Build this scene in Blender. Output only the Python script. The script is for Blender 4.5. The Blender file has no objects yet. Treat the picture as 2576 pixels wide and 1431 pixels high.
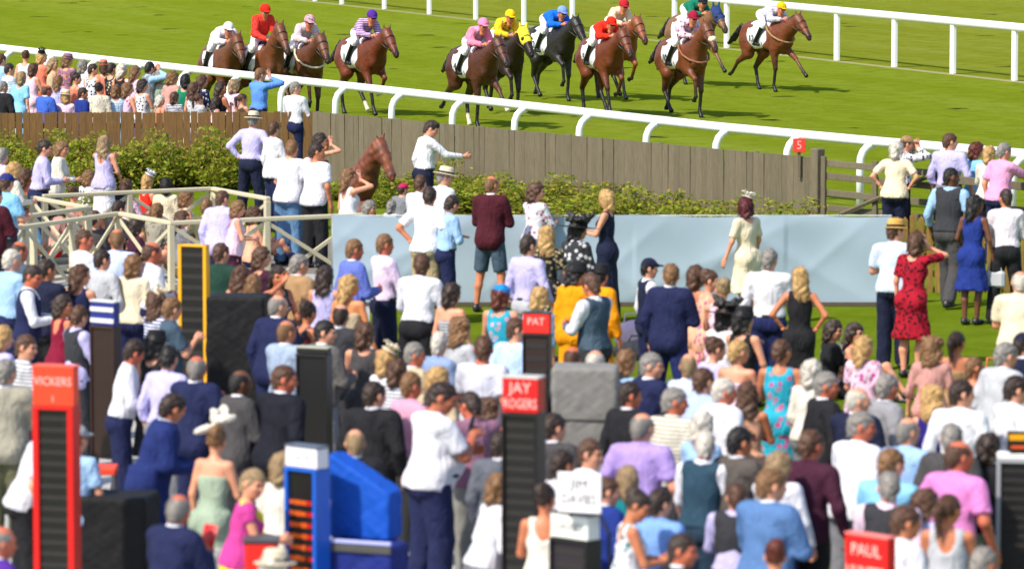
import bpy, math, random
import numpy as np
from mathutils import Vector, Matrix, Euler

# ------------------------------------------------------------------ camera, sky, sun, exposure
scene = bpy.context.scene
COL = scene.collection
CAM_H, HORIZON, FPX = 7.0, -530.0, 12000.0          # metres, photo row of the horizon, focal length (2576 px wide photo)
CX, CY = 1288.0, 715.5
PITCH = math.atan((CY - HORIZON) / FPX)
cam = bpy.data.cameras.new("camera")
cam.sensor_width = 36.0
cam.lens = FPX / 2576.0 * 36.0
cam.clip_start, cam.clip_end = 1.0, 6000.0
cam.dof.use_dof = True
cam.dof.focus_distance = 103.0
cam.dof.aperture_fstop = 2.8
cam_ob = bpy.data.objects.new("camera", cam)
COL.objects.link(cam_ob)
cam_ob.location = (0, 0, CAM_H)
cam_ob.rotation_euler = (math.pi / 2 - PITCH, 0, 0)
scene.camera = cam_ob

SUN_EL, SUN_AZ = math.radians(48), math.radians(228)      # azimuth clockwise from +Y (north)
world = bpy.data.worlds.new("World")
scene.world = world
world.use_nodes = True
wn = world.node_tree
wn.nodes.clear()
wo = wn.nodes.new("ShaderNodeOutputWorld")
wb = wn.nodes.new("ShaderNodeBackground")
sk = wn.nodes.new("ShaderNodeTexSky")
sk.sky_type = 'NISHITA'
sk.sun_disc = False
sk.sun_elevation = SUN_EL
sk.sun_rotation = SUN_AZ
wb.inputs[1].default_value = 0.15
wn.links.new(sk.outputs[0], wb.inputs[0])
wn.links.new(wb.outputs[0], wo.inputs[0])
sun = bpy.data.lights.new("sun", 'SUN')
sun.energy = 4.0
sun.angle = math.radians(2.0)
sun.color = (1.0, 0.91, 0.77)
sun_ob = bpy.data.objects.new("sun", sun)
COL.objects.link(sun_ob)
to_sun = Vector((math.sin(SUN_AZ) * math.cos(SUN_EL), math.cos(SUN_AZ) * math.cos(SUN_EL), math.sin(SUN_EL)))
sun_ob.rotation_euler = to_sun.to_track_quat('Z', 'Y').to_euler()
sun_ob.location = (-20, 40, 40)
scene.view_settings.view_transform = 'Standard'
scene.view_settings.look = 'None'
scene.view_settings.gamma = 1
scene.view_settings.use_curve_mapping = False
scene.view_settings.exposure = 0.58

# ------------------------------------------------------------------ small helpers
rng = random.Random(7)
def ground(x, y, z=0.0):
    """photo pixel (2576 px wide) -> the point where its ray meets the plane at height z"""
    th = PITCH
    u, v = x - CX, -(y - CY)
    d = Vector((u, v * math.sin(th) + FPX * math.cos(th), v * math.cos(th) - FPX * math.sin(th)))
    t = (z - CAM_H) / d.z
    return Vector((0, 0, CAM_H)) + d * t

def lin(c):
    return tuple(((v / 255) / 12.92 if v / 255 <= 0.04045 else ((v / 255 + 0.055) / 1.055) ** 2.4) for v in c)

PAL = dict(white=(216, 216, 224), offwhite=(214, 208, 196), cream=(218, 204, 176), beige=(190, 172, 142), stone=(150, 146, 132),
    ltblue=(150, 184, 222), skyblue=(132, 190, 226), blue=(60, 96, 190), royal=(30, 50, 124), navy=(30, 36, 72), dknavy=(27, 32, 56),
    lavender=(182, 176, 220), lilac=(164, 140, 204), mauve=(140, 100, 122), pink=(218, 150, 190), palepink=(222, 190, 210), dustpink=(190, 140, 132),
    magenta=(190, 62, 140), coral=(226, 120, 96), peach=(226, 170, 140), red=(200, 30, 28), brightred=(226, 40, 24), maroon=(70, 22, 34), plum=(64, 28, 48),
    burg=(120, 18, 48), black=(32, 32, 36), charcoal=(52, 53, 58), grey=(120, 122, 128), ltgrey=(176, 178, 184), dkgrey=(70, 68, 70), steel=(82, 116, 164),
    teal=(20, 120, 130), turq=(40, 160, 184), green=(20, 120, 90), sage=(150, 166, 146), olive=(96, 96, 72), khaki=(166, 150, 116), tan=(160, 128, 92),
    yellow=(226, 146, 8), lemon=(214, 204, 40), orange=(216, 120, 60), brown=(84, 58, 42), jeans=(92, 128, 168), purple=(78, 40, 140),
    indigo=(36, 30, 110), slate=(66, 84, 100), fair=(210, 150, 122), tanned=(192, 122, 88), ruddy=(190, 106, 80), dark=(104, 66, 48),
    h_brown=(88, 58, 40), h_dark=(54, 38, 30), h_black=(28, 24, 23), h_light=(128, 92, 58), h_blond=(190, 152, 96), h_grey=(140, 134, 128), h_white=(206, 198, 186),
    h_aub=(96, 40, 24), h_wine=(84, 22, 30), h_ash=(158, 132, 96))
def rgb(c):
    return lin(PAL[c]) if isinstance(c, str) else lin(c)

MATS = {}
def new_mat(name):
    m = bpy.data.materials.new(name)
    m.use_nodes = True
    nt = m.node_tree
    return m, nt, nt.nodes["Principled BSDF"]
def N(nt, typ, **kw):
    n = nt.nodes.new(typ)
    for k, v in kw.items():
        if k.startswith('i_'):
            key = k[2:]
            key = int(key) if key.isdigit() else key.replace('_', ' ')
            n.inputs[key].default_value = v
        else:
            setattr(n, k, v)
    return n
def bump(nt, bsdf, height, strength=0.3, dist=0.02):
    b = N(nt, "ShaderNodeBump")
    b.inputs['Strength'].default_value = strength
    b.inputs['Distance'].default_value = dist
    nt.links.new(height, b.inputs['Height'])
    nt.links.new(b.outputs[0], bsdf.inputs['Normal'])
def mixcol(nt, fac, a, b, blend='MIX'):
    m = N(nt, "ShaderNodeMix", data_type='RGBA', blend_type=blend)
    for sock, v in ((m.inputs[0], fac), (m.inputs[6], a), (m.inputs[7], b)):
        if hasattr(v, 'is_linked') or hasattr(v, 'links'):
            nt.links.new(v, sock)
        else:
            sock.default_value = v if not isinstance(v, tuple) else (*v[:3], 1)
    return m.outputs[2]
def ramp(nt, fac, stops):
    r = N(nt, "ShaderNodeValToRGB")
    el = r.color_ramp.elements
    while len(el) < len(stops):
        el.new(0.5)
    for e, (p, c) in zip(el, stops):
        e.position = p
        e.color = (*c, 1) if len(c) == 3 else c
    nt.links.new(fac, r.inputs[0])
    return r.outputs[0]

def cloth(col, pat=None, col2=None):
    key = ('cloth', col, pat, col2)
    if key in MATS:
        return MATS[key]
    m, nt, b = new_mat("cloth")
    tc = N(nt, "ShaderNodeTexCoord")
    base = rgb(col)
    n1 = N(nt, "ShaderNodeTexNoise", i_Scale=5.0, i_Detail=3.0)
    mp = N(nt, "ShaderNodeMapping")
    mp.inputs['Scale'].default_value = (1.6, 1.6, 0.7)
    nt.links.new(tc.outputs['Object'], mp.inputs[0])
    nt.links.new(mp.outputs[0], n1.inputs[0])
    col_out = mixcol(nt, n1.outputs[0], tuple(v * 0.86 for v in base), tuple(min(1, v * 1.1) for v in base))
    if pat == 'floral':
        c2 = rgb(col2)
        vo = N(nt, "ShaderNodeTexVoronoi", i_Scale=14.0)
        nt.links.new(tc.outputs['Object'], vo.inputs['Vector'])
        f = ramp(nt, vo.outputs['Distance'], [(0.30, (1, 1, 1)), (0.42, (0, 0, 0))])
        hs = N(nt, "ShaderNodeSeparateColor")
        nt.links.new(vo.outputs['Color'], hs.inputs[0])
        fl = mixcol(nt, hs.outputs[0], c2, tuple(0.45 * a + 0.4 * (1 - a) * 0.6 for a in c2))
        col_out = mixcol(nt, f, col_out, fl)
    elif pat == 'stripe':
        w = N(nt, "ShaderNodeTexWave", wave_type='BANDS', bands_direction='Z', i_Scale=9.0, i_Distortion=0.6)
        nt.links.new(tc.outputs['Object'], w.inputs[0])
        f = ramp(nt, w.outputs[0], [(0.45, (0, 0, 0)), (0.6, (1, 1, 1))])
        col_out = mixcol(nt, f, col_out, rgb(col2))
    elif pat == 'check':
        ck = N(nt, "ShaderNodeTexVoronoi", i_Scale=20.0, distance='CHEBYCHEV')
        nt.links.new(tc.outputs['Object'], ck.inputs['Vector'])
        f = ramp(nt, ck.outputs['Distance'], [(0.28, (0, 0, 0)), (0.36, (1, 1, 1))])
        col_out = mixcol(nt, f, col_out, rgb(col2))
    nt.links.new(col_out, b.inputs['Base Color'])
    b.inputs['Roughness'].default_value = 0.85
    b.inputs['Specular IOR Level'].default_value = 0.2
    n2 = N(nt, "ShaderNodeTexNoise", i_Scale=7.0, i_Detail=4.0, i_Distortion=1.2)
    nt.links.new(mp.outputs[0], n2.inputs[0])
    bump(nt, b, n2.outputs[0], 0.8, 0.045)
    MATS[key] = m
    return m
def skin(col):
    key = ('skin', col)
    if key not in MATS:
        m, nt, b = new_mat("skin")
        tc = N(nt, "ShaderNodeTexCoord")
        n1 = N(nt, "ShaderNodeTexNoise", i_Scale=11.0, i_Detail=3.0)
        nt.links.new(tc.outputs['Object'], n1.inputs[0])
        base = rgb(col)
        c = mixcol(nt, n1.outputs[0], (base[0] * 0.92, base[1] * 0.66, base[2] * 0.60), (min(1, base[0] * 1.08), base[1] * 1.22, base[2] * 1.22))
        nt.links.new(c, b.inputs['Base Color'])
        b.inputs['Roughness'].default_value = 0.5
        b.inputs['Specular IOR Level'].default_value = 0.35
        MATS[key] = m
    return MATS[key]
def hairm(col):
    key = ('hair', col)
    if key not in MATS:
        m, nt, b = new_mat("hair")
        tc = N(nt, "ShaderNodeTexCoord")
        mp = N(nt, "ShaderNodeMapping")
        mp.inputs['Scale'].default_value = (60, 60, 8)
        nt.links.new(tc.outputs['Object'], mp.inputs[0])
        n1 = N(nt, "ShaderNodeTexNoise", i_Scale=1.0, i_Detail=4.0)
        nt.links.new(mp.outputs[0], n1.inputs[0])
        base = rgb(col)
        c = ramp(nt, n1.outputs[0], [(0.3, tuple(v * 0.7 for v in base)), (0.7, tuple(min(1, v * 1.2) for v in base))])
        nt.links.new(c, b.inputs['Base Color'])
        b.inputs['Roughness'].default_value = 0.55
        bump(nt, b, n1.outputs[0], 0.4, 0.02)
        MATS[key] = m
    return MATS[key]
def plain(name, col, rough=0.5, spec=0.5, noise=0.12, scale=6.0, bumpv=0.0, metal=0.0, emit=0.0):
    key = ('plain', name, col, rough, emit)
    if key not in MATS:
        m, nt, b = new_mat(name)
        tc = N(nt, "ShaderNodeTexCoord")
        n1 = N(nt, "ShaderNodeTexNoise", i_Scale=scale, i_Detail=5.0, i_Roughness=0.65)
        nt.links.new(tc.outputs['Object'], n1.inputs[0])
        base = rgb(col)
        c = mixcol(nt, n1.outputs[0], tuple(v * (1 - noise * 1.6) for v in base), tuple(min(1, v * (1 + noise)) for v in base))
        nt.links.new(c, b.inputs['Base Color'])
        b.inputs['Roughness'].default_value = rough
        b.inputs['Specular IOR Level'].default_value = spec
        b.inputs['Metallic'].default_value = metal
        if emit:
            b.inputs['Emission Color'].default_value = (*base, 1)
            b.inputs['Emission Strength'].default_value = emit
        if bumpv:
            bump(nt, b, n1.outputs[0], bumpv, 0.02)
        MATS[key] = m
    return MATS[key]

def mesh_obj(name, me, material, parent=None, mats=None):
    """a mesh object with its material held by the object, so that alike things can share mesh data"""
    o = bpy.data.objects.new(name, me)
    COL.objects.link(o)
    if parent is not None:
        o.parent = parent
    mats = mats or [material]
    if len(me.materials) < len(mats):
        while len(me.materials) < len(mats):
            me.materials.append(None)
    for i, mm in enumerate(mats):
        o.material_slots[i].link = 'OBJECT'
        o.material_slots[i].material = mm
    return o
def tag(o, label=None, cat=None, group=None, kind=None):
    if label: o['label'] = label
    if cat: o['category'] = cat
    if group: o['group'] = group
    if kind: o['kind'] = kind
    return o
def empty(name, loc, rz=0.0):
    e = bpy.data.objects.new(name, None)
    e.empty_display_size = 0.2
    COL.objects.link(e)
    e.location = loc
    e.rotation_euler = (0, 0, rz)
    return e

class MB:
    """collects simple shapes into one mesh"""
    def __init__(self):
        self.v, self.f = [], []
    def quad(self, *pts):
        n = len(self.v)
        self.v += [tuple(p) for p in pts]
        self.f.append(tuple(range(n, n + len(pts))))
        return self
    def box(self, c, size, rz=0.0, bev=0.0, mat=None):
        sx, sy, sz = (s / 2 for s in size)
        M = (mat or Matrix.Rotation(rz, 3, 'Z'))
        c = Vector(c)
        n = len(self.v)
        if bev <= 0:
            for x, y, z in ((-1, -1, -1), (1, -1, -1), (1, 1, -1), (-1, 1, -1), (-1, -1, 1), (1, -1, 1), (1, 1, 1), (-1, 1, 1)):
                self.v.append(tuple(c + M @ Vector((x * sx, y * sy, z * sz))))
            for q in ((0, 3, 2, 1), (4, 5, 6, 7), (0, 1, 5, 4), (1, 2, 6, 5), (2, 3, 7, 6), (3, 0, 4, 7)):
                self.f.append(tuple(n + i for i in q))
            return self
        rings = [(-sz, bev), (-sz + bev, 0), (sz - bev, 0), (sz, bev)]
        for z, ins in rings:
            x, y = sx - ins, sy - ins
            cc = min(bev, x * 0.9, y * 0.9) if ins == 0 else 0.0006
            for px, py in ((-x + cc, -y), (x - cc, -y), (x, -y + cc), (x, y - cc), (x - cc, y), (-x + cc, y), (-x, y - cc), (-x, -y + cc)):
                self.v.append(tuple(c + M @ Vector((px, py, z))))
        for r in range(3):
            for i in range(8):
                j = (i + 1) % 8
                self.f.append((n + r * 8 + i, n + r * 8 + j, n + r * 8 + 8 + j, n + r * 8 + 8 + i))
        self.f.append(tuple(n + i for i in reversed(range(8))))
        self.f.append(tuple(n + 24 + i for i in range(8)))
        return self
    def tube(self, pts, r, seg=8, cap=True):
        pts = [Vector(p) for p in pts]
        rs = r if isinstance(r, (list, tuple)) else [r] * len(pts)
        n = len(self.v)
        up = Vector((0, 0, 1))
        prev = None
        for i, p in enumerate(pts):
            d = (pts[min(i + 1, len(pts) - 1)] - pts[max(i - 1, 0)])
            d = d.normalized() if d.length > 1e-9 else Vector((0, 0, 1))
            if prev is None:
                a = d.cross(up if abs(d.z) < 0.95 else Vector((1, 0, 0))).normalized()
            else:
                a = (prev - d * prev.dot(d)).normalized()
            prev = a
            b = d.cross(a)
            for k in range(seg):
                t = 2 * math.pi * k / seg
                self.v.append(tuple(p + (a * math.cos(t) + b * math.sin(t)) * rs[i]))
        for i in range(len(pts) - 1):
            for k in range(seg):
                k2 = (k + 1) % seg
                self.f.append((n + i * seg + k, n + i * seg + k2, n + (i + 1) * seg + k2, n + (i + 1) * seg + k))
        if cap:
            self.f.append(tuple(n + k for k in reversed(range(seg))))
            self.f.append(tuple(n + (len(pts) - 1) * seg + k for k in range(seg)))
        return self
    def lathe(self, prof, seg=20, c=(0, 0, 0), sx=1.0, sy=1.0):
        n = len(self.v)
        for r, z in prof:
            for k in range(seg):
                t = 2 * math.pi * k / seg
                self.v.append((c[0] + r * sx * math.cos(t), c[1] + r * sy * math.sin(t), c[2] + z))
        for i in range(len(prof) - 1):
            for k in range(seg):
                k2 = (k + 1) % seg
                self.f.append((n + i * seg + k, n + i * seg + k2, n + (i + 1) * seg + k2, n + (i + 1) * seg + k))
        return self
    def mesh(self, name, smooth=False):
        me = bpy.data.meshes.new(name)
        me.from_pydata(self.v, [], self.f)
        me.validate()
        if smooth:
            me.polygons.foreach_set('use_smooth', [True] * len(me.polygons))
        me.update()
        return me
    def build(self, name, material, parent=None, smooth=False):
        return mesh_obj(name, self.mesh(name, smooth), material, parent)

def text_mesh(body, size, thick=0.002):
    cu = bpy.data.curves.new("lettering", 'FONT')
    cu.body = body
    cu.size = size
    cu.align_x, cu.align_y = 'CENTER', 'CENTER'
    cu.extrude = thick
    cu.resolution_u = 2
    t = bpy.data.objects.new("lettering", cu)
    COL.objects.link(t)
    bpy.context.view_layer.update()
    me = bpy.data.meshes.new_from_object(t.evaluated_get(bpy.context.evaluated_depsgraph_get()))
    bpy.data.objects.remove(t)
    me.materials.clear()
    return me
# ------------------------------------------------------------------ implicit surfaces: continuous bodies and clothes
class SDF:
    def __init__(self):
        self.ops = []
    def cone(self, a, b, ra, rb, k=0.03, cap=False):
        self.ops.append(('c', np.array(a, float), np.array(b, float), ra, rb, k, cap)); return self
    def skirt(self, c, z1, r1, z0, r0, k=0.03, ripple=0.05, n=9, flat=0.78):
        self.ops.append(('s', np.array(c, float), z1, r1, z0, r0, k, ripple, n, flat)); return self
    def ell(self, c, r, k=0.03, R=None):
        self.ops.append(('e', np.array(c, float), np.array(r, float), None if R is None else np.array(R, float), 0, k)); return self
    def box(self, c, half, r, k=0.03):
        self.ops.append(('e', np.array(c, float), np.array(half, float), None, r, k, 'box')); return self
    def cut(self, p, n):
        """remove everything on the side n points to"""
        n = np.array(n, float); n /= np.linalg.norm(n)
        self.ops.append(('p', np.array(p, float), n)); return self
    def carve(self, c, r, R=None):
        self.ops.append(('x', np.array(c, float), np.array(r, float), None if R is None else np.array(R, float))); return self
    def wrinkle(self, amp, f):
        self.ops.append(('w', amp, f)); return self
    @staticmethod
    def d_cone(P, a, b, ra, rb):
        ab = b - a
        L2 = float(ab @ ab) + 1e-12
        q = P - a
        t = np.clip((q @ ab) / L2, 0, 1)
        d = q - t[..., None] * ab
        return np.sqrt((d * d).sum(-1)) - (ra + (rb - ra) * t)
    @staticmethod
    def d_ell(P, c, r, R):
        q = P - c
        if R is not None:
            q = q @ R
        u = q / r
        k0 = np.sqrt((u * u).sum(-1)) + 1e-9
        w = u / r
        k1 = np.sqrt((w * w).sum(-1)) + 1e-9
        return k0 * (k0 - 1) / k1
    @staticmethod
    def d_box(P, c, half, r):
        q = np.abs(P - c) - (half - r)
        return np.sqrt((np.maximum(q, 0) ** 2).sum(-1)) + np.minimum(q.max(-1), 0) - r
    def bounds(self):
        lo, hi = np.full(3, 1e9), np.full(3, -1e9)
        for o in self.ops:
            if o[0] == 'c':
                for p, r in ((o[1], o[3]), (o[2], o[4])):
                    lo = np.minimum(lo, p - r); hi = np.maximum(hi, p + r)
            elif o[0] == 'e':
                m = o[2] if o[3] is None else np.full(3, o[2].max())
                lo = np.minimum(lo, o[1] - m); hi = np.maximum(hi, o[1] + m)
            elif o[0] == 's':
                r = max(o[3], o[5]) * (1 + o[7])
                lo = np.minimum(lo, [o[1][0] - r, o[1][1] - r, o[4]]); hi = np.maximum(hi, [o[1][0] + r, o[1][1] + r, o[2]])
        return lo, hi
    def arrays(self, h):
        lo, hi = self.bounds()
        lo = lo - 2.5 * h - 0.012; hi = hi + 2.5 * h + 0.012
        n = np.ceil((hi - lo) / h).astype(int) + 1
        ax = [(lo[i] + h * np.arange(n[i])).astype(np.float32) for i in range(3)]
        vol = np.full(tuple(n), 0.5, np.float32)
        for o in self.ops:
            if o[0] in 'ce':
                if o[0] == 'c':
                    m = max(o[3], o[4])
                    l, u = np.minimum(o[1], o[2]) - m, np.maximum(o[1], o[2]) + m
                else:
                    m = o[2] if o[3] is None else np.full(3, o[2].max())
                    l, u = o[1] - m, o[1] + m
                k = o[5]
                pad = k + 2.2 * h
                i0 = np.maximum(((l - pad - lo) / h).astype(int), 0)
                i1 = np.minimum(((u + pad - lo) / h).astype(int) + 2, n)
                sl = tuple(slice(a, b) for a, b in zip(i0, i1))
                P = np.stack(np.meshgrid(ax[0][sl[0]], ax[1][sl[1]], ax[2][sl[2]], indexing='ij'), -1)
                d = self.d_cone(P, o[1], o[2], o[3], o[4]) if o[0] == 'c' else (self.d_box(P, o[1], o[2], o[4]) if len(o) > 6 else self.d_ell(P, o[1], o[2], o[3]))
                if o[0] == 'c' and o[6]:
                    n_ = (o[2] - o[1]) / (np.linalg.norm(o[2] - o[1]) + 1e-9)
                    d = np.maximum(d, (P - o[2]) @ n_)
                v = vol[sl]
                if k > 0:
                    hh = np.maximum(k - np.abs(v - d), 0) / k
                    vol[sl] = np.minimum(v, d) - hh * hh * k * 0.25
                else:
                    vol[sl] = np.minimum(v, d)
            else:
                P = np.stack(np.meshgrid(*ax, indexing='ij'), -1)
                if o[0] == 's':
                    _, c, z1, r1, z0, r0, k, rip, n_, flat = o
                    t = np.clip((P[..., 2] - z0) / (z1 - z0), 0, 1)
                    x, y = P[..., 0] - c[0], (P[..., 1] - c[1]) / flat
                    r = r0 + (r1 - r0) * t ** 0.8
                    r = r * (1 + rip * (1 - t) * np.sin(n_ * np.arctan2(y, x) + 2 * t))
                    d = np.maximum((np.sqrt(x * x + y * y) - r) * 0.85, np.maximum(P[..., 2] - z1, z0 - P[..., 2]))
                    hh = np.maximum(k - np.abs(vol - d), 0) / k
                    vol = (np.minimum(vol, d) - hh * hh * k * 0.25).astype(np.float32)
                elif o[0] == 'p':
                    vol = np.maximum(vol, (P - o[1]) @ o[2]).astype(np.float32)
                elif o[0] == 'x':
                    vol = np.maximum(vol, -self.d_ell(P, o[1], o[2], o[3])).astype(np.float32)
                elif o[0] == 'w':
                    a, f = o[1], o[2]
                    vol = vol + a * (np.sin(P[..., 0] * f + 3 * np.sin(P[..., 2] * f * 0.45)) * np.sin(P[..., 1] * f * 0.8 + P[..., 2] * f * 0.55 + 1.3)
                                     + 0.6 * np.sin(P[..., 2] * f * 1.2 + 2 * np.sin(P[..., 0] * f * 0.7 + P[..., 1] * f * 0.6)))
        vol[0], vol[-1] = 0.5, 0.5
        vol[:, 0], vol[:, -1] = 0.5, 0.5
        vol[:, :, 0], vol[:, :, -1] = 0.5, 0.5
        return surface_nets(vol, lo, h)
    def mesh(self, name, h):
        return arrays_to_mesh(name, *self.arrays(h))

def surface_nets(vol, org, h):
    s = vol < 0
    nx, ny, nz = vol.shape
    def C(a, i, j, k):
        return a[i:nx - 1 + i, j:ny - 1 + j, k:nz - 1 + k]
    cnt = sum(C(s, i, j, k).astype(np.int8) for i in (0, 1) for j in (0, 1) for k in (0, 1))
    mask = (cnt > 0) & (cnt < 8)
    cells = np.argwhere(mask)
    if len(cells) == 0:
        return np.zeros((0, 3)), np.zeros((0, 4), int)
    idx = np.full(mask.shape, -1, np.int64)
    idx[mask] = np.arange(len(cells))
    ci, cj, ck = cells.T
    corner = {(i, j, k): vol[ci + i, cj + j, ck + k] for i in (0, 1) for j in (0, 1) for k in (0, 1)}
    pos = np.zeros((len(cells), 3)); num = np.zeros(len(cells))
    for a in corner:
        for ax in range(3):
            if a[ax] == 0:
                b = list(a); b[ax] = 1; b = tuple(b)
                v0, v1 = corner[a], corner[b]
                x = (v0 < 0) != (v1 < 0)
                t = np.where(x, v0 / np.where(x, v0 - v1, 1), 0)
                p = np.array(a, float)[None] + t[:, None] * (np.array(b) - np.array(a))[None]
                pos += np.where(x[:, None], p, 0); num += x
    verts = org + h * (cells + pos / num[:, None])
    faces = []
    for ax in range(3):
        o1, o2 = [(1, 2), (2, 0), (0, 1)][ax]
        sl0 = [slice(1, -1)] * 3; sl1 = [slice(1, -1)] * 3
        sl0[ax] = slice(0, -1); sl1[ax] = slice(1, None)
        a, b = s[tuple(sl0)], s[tuple(sl1)]
        e = np.argwhere(a != b)
        if len(e) == 0:
            continue
        flip = a[tuple(e.T)]
        base = e + 1
        base[:, ax] = e[:, ax]
        quad = []
        for d1, d2 in ((-1, -1), (0, -1), (0, 0), (-1, 0)):
            c = base.copy()
            c[:, o1] += d1; c[:, o2] += d2
            quad.append(idx[tuple(c.T)])
        q = np.stack(quad, 1)
        q[~flip] = q[~flip][:, ::-1]
        faces.append(q)
    f = np.concatenate(faces)
    f = f[(f >= 0).all(1)]
    return verts, f

def arrays_to_mesh(name, v, f, matidx=None):
    me = bpy.data.meshes.new(name)
    me.vertices.add(len(v))
    me.vertices.foreach_set('co', np.asarray(v, np.float32).ravel())
    me.loops.add(f.size)
    me.loops.foreach_set('vertex_index', f.ravel().astype(np.int32))
    me.polygons.add(len(f))
    me.polygons.foreach_set('loop_start', np.arange(0, f.size, 4, dtype=np.int32))
    me.polygons.foreach_set('use_smooth', np.ones(len(f), bool))
    if matidx is not None:
        me.polygons.foreach_set('material_index', matidx.astype(np.int32))
    me.update(calc_edges=True)
    return me
def join_arrays(parts):
    vs, fs, n = [], [], 0
    for v, f in parts:
        vs.append(v); fs.append(f + n); n += len(v)
    return np.concatenate(vs), np.concatenate(fs)
# ------------------------------------------------------------------ people
def rx(a):
    c, s = math.cos(a), math.sin(a)
    return np.array([[1, 0, 0], [0, c, -s], [0, s, c]])
def rz_(a):
    c, s = math.cos(a), math.sin(a)
    return np.array([[c, -s, 0], [s, c, 0], [0, 0, 1]])
A3 = lambda *p: np.array(p, float)
ARMS = {  # wrist relative to the shoulder (outward, forward, up) and the way the elbow points
    'down': ((.06, .05, -.52), (.5, -1, 0)), 'relax': ((.10, .13, -.49), (.6, -1, -.2)), 'hip': ((.02, .02, -.40), (1, -.5, .1)),
    'front': ((-.09, .30, -.24), (.7, -.4, -1)), 'phone': ((-.12, .27, -.10), (.6, -.1, -1)), 'eyes': ((-.10, .17, .17), (1, .25, -.5)),
    'head': ((.0, .06, .26), (1, .2, .1)), 'ext': ((.0, .50, -.05), (.3, -.3, -1)), 'back': ((-.13, -.15, -.40), (1, -.5, 0)),
    'point': ((.10, .48, -.16), (.4, -.3, -1)), 'fold': ((-.17, .20, -.22), (1, -.2, -.8)), 'rein': ((-.1, .36, -.34), (.9, -.3, -.6)),
    'bag': ((.03, .20, -.42), (.6, -1, -.2)), 'wide': ((.30, .16, -.34), (.3, -.8, -.6)), 'lap': ((-.06, .28, -.36), (.8, -.6, -.4))}
def joints(sex, arms, lean, hp, hy, legs):
    j = {}
    man = sex == 'm'
    Rt = rx(-lean)
    if legs == 'sit':
        pv = A3(0, 0, .13)
    elif legs == 'chair':
        pv = A3(0, 0, .50)
    else:
        pv = A3(0, 0, .95)
    T = lambda p: pv + Rt @ (np.asarray(p, float) - A3(0, 0, .95))
    j['Rt'], j['T'], j['pv'] = Rt, T, pv
    sw = .185 if man else .160
    if legs == 'sit':
        L = [((sg * .09, 0, .13), (sg * .15, .40, .40), (sg * .13, .66, .07)) for sg in (-1, 1)]
    elif legs == 'chair':
        L = [((sg * .09, 0, .50), (sg * .13, .43, .50), (sg * .12, .40, .085)) for sg in (-1, 1)]
    elif legs == 'walk':
        L = [((-.085, 0, .92), (-.09, .14, .52), (-.09, .16, .085)), ((.085, 0, .92), (.09, .01, .50), (.09, -.22, .10))]
    elif legs == 'wide':
        L = [((sg * .09, 0, .92), (sg * .15, .02, .49), (sg * .19, -.02, .085)) for sg in (-1, 1)]
    else:
        L = [((sg * .085, 0, .92), (sg * .095, .02 + .02 * sg, .49), (sg * (.10 if man else .075), -.02 + .03 * sg, .085)) for sg in (-1, 1)]
    j['legs'] = [[np.array(p) for p in l] for l in L]
    j['arms'] = []
    u, f = (.29, .26) if man else (.275, .245)
    for sg, name in ((1, arms[0]), (-1, arms[1])):
        S = T((sg * sw, -.005, 1.425))
        t, pole = ARMS[name]
        W = S + Rt @ A3(sg * t[0], t[1], t[2])
        d = W - S
        L_ = np.linalg.norm(d)
        if L_ > (u + f) * .985:
            d = d / L_ * (u + f) * .985; W = S + d; L_ = (u + f) * .985
        a = (u * u - f * f + L_ * L_) / (2 * L_)
        hgt = math.sqrt(max(u * u - a * a, 0))
        pl = Rt @ A3(sg * pole[0], pole[1], pole[2])
        dn = d / L_
        pl = pl - dn * (pl @ dn)
        pl /= np.linalg.norm(pl) + 1e-9
        E = S + dn * a + pl * hgt
        j['arms'].append((sg, S, E, W, name))
    nk = T((0, -.005, 1.50))
    Rh = rx(-lean * .45 - hp) @ rz_(hy)
    j['Rh'], j['hc'] = Rh, nk + Rh @ A3(0, .012, .135)
    j['nk'] = nk
    return j
def torso(S, j, sex, off, belly=0.0, k=.05, hips=True):
    T, R = j['T'], j['Rt']
    e = lambda c, r, kk=k: S.ell(T(c), np.array(r) + off, kk, R)
    if sex == 'm':
        e((0, .005, 1.29), (.165, .112, .195)); e((0, .012 + belly * .04, 1.10), (.148 + belly * .03, .108 + belly * .05, .17))
        S.cone(T((-.135, -.012, 1.425)), T((.135, -.012, 1.425)), .058 + off, .058 + off, k)
        if hips:
            e((0, 0, .965), (.165, .118, .12)); e((-.07, -.055, .92), (.095, .085, .10)); e((.07, -.055, .92), (.095, .085, .10))
    else:
        e((0, .0, 1.29), (.142, .098, .18)); e((0, .005, 1.11), (.118 + belly * .04, .092 + belly * .05, .15))
        S.cone(T((-.115, -.012, 1.42)), T((.115, -.012, 1.42)), .048 + off, .048 + off, k)
        e((-.062, .078, 1.285), (.062, .055, .06)); e((.062, .078, 1.285), (.062, .055, .06))
        if hips:
            e((0, 0, .955), (.170, .118, .12)); e((-.075, -.055, .91), (.10, .088, .11)); e((.075, -.055, .91), (.10, .088, .11))
    return S
HEADS, HANDS = {}, {}
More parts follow.
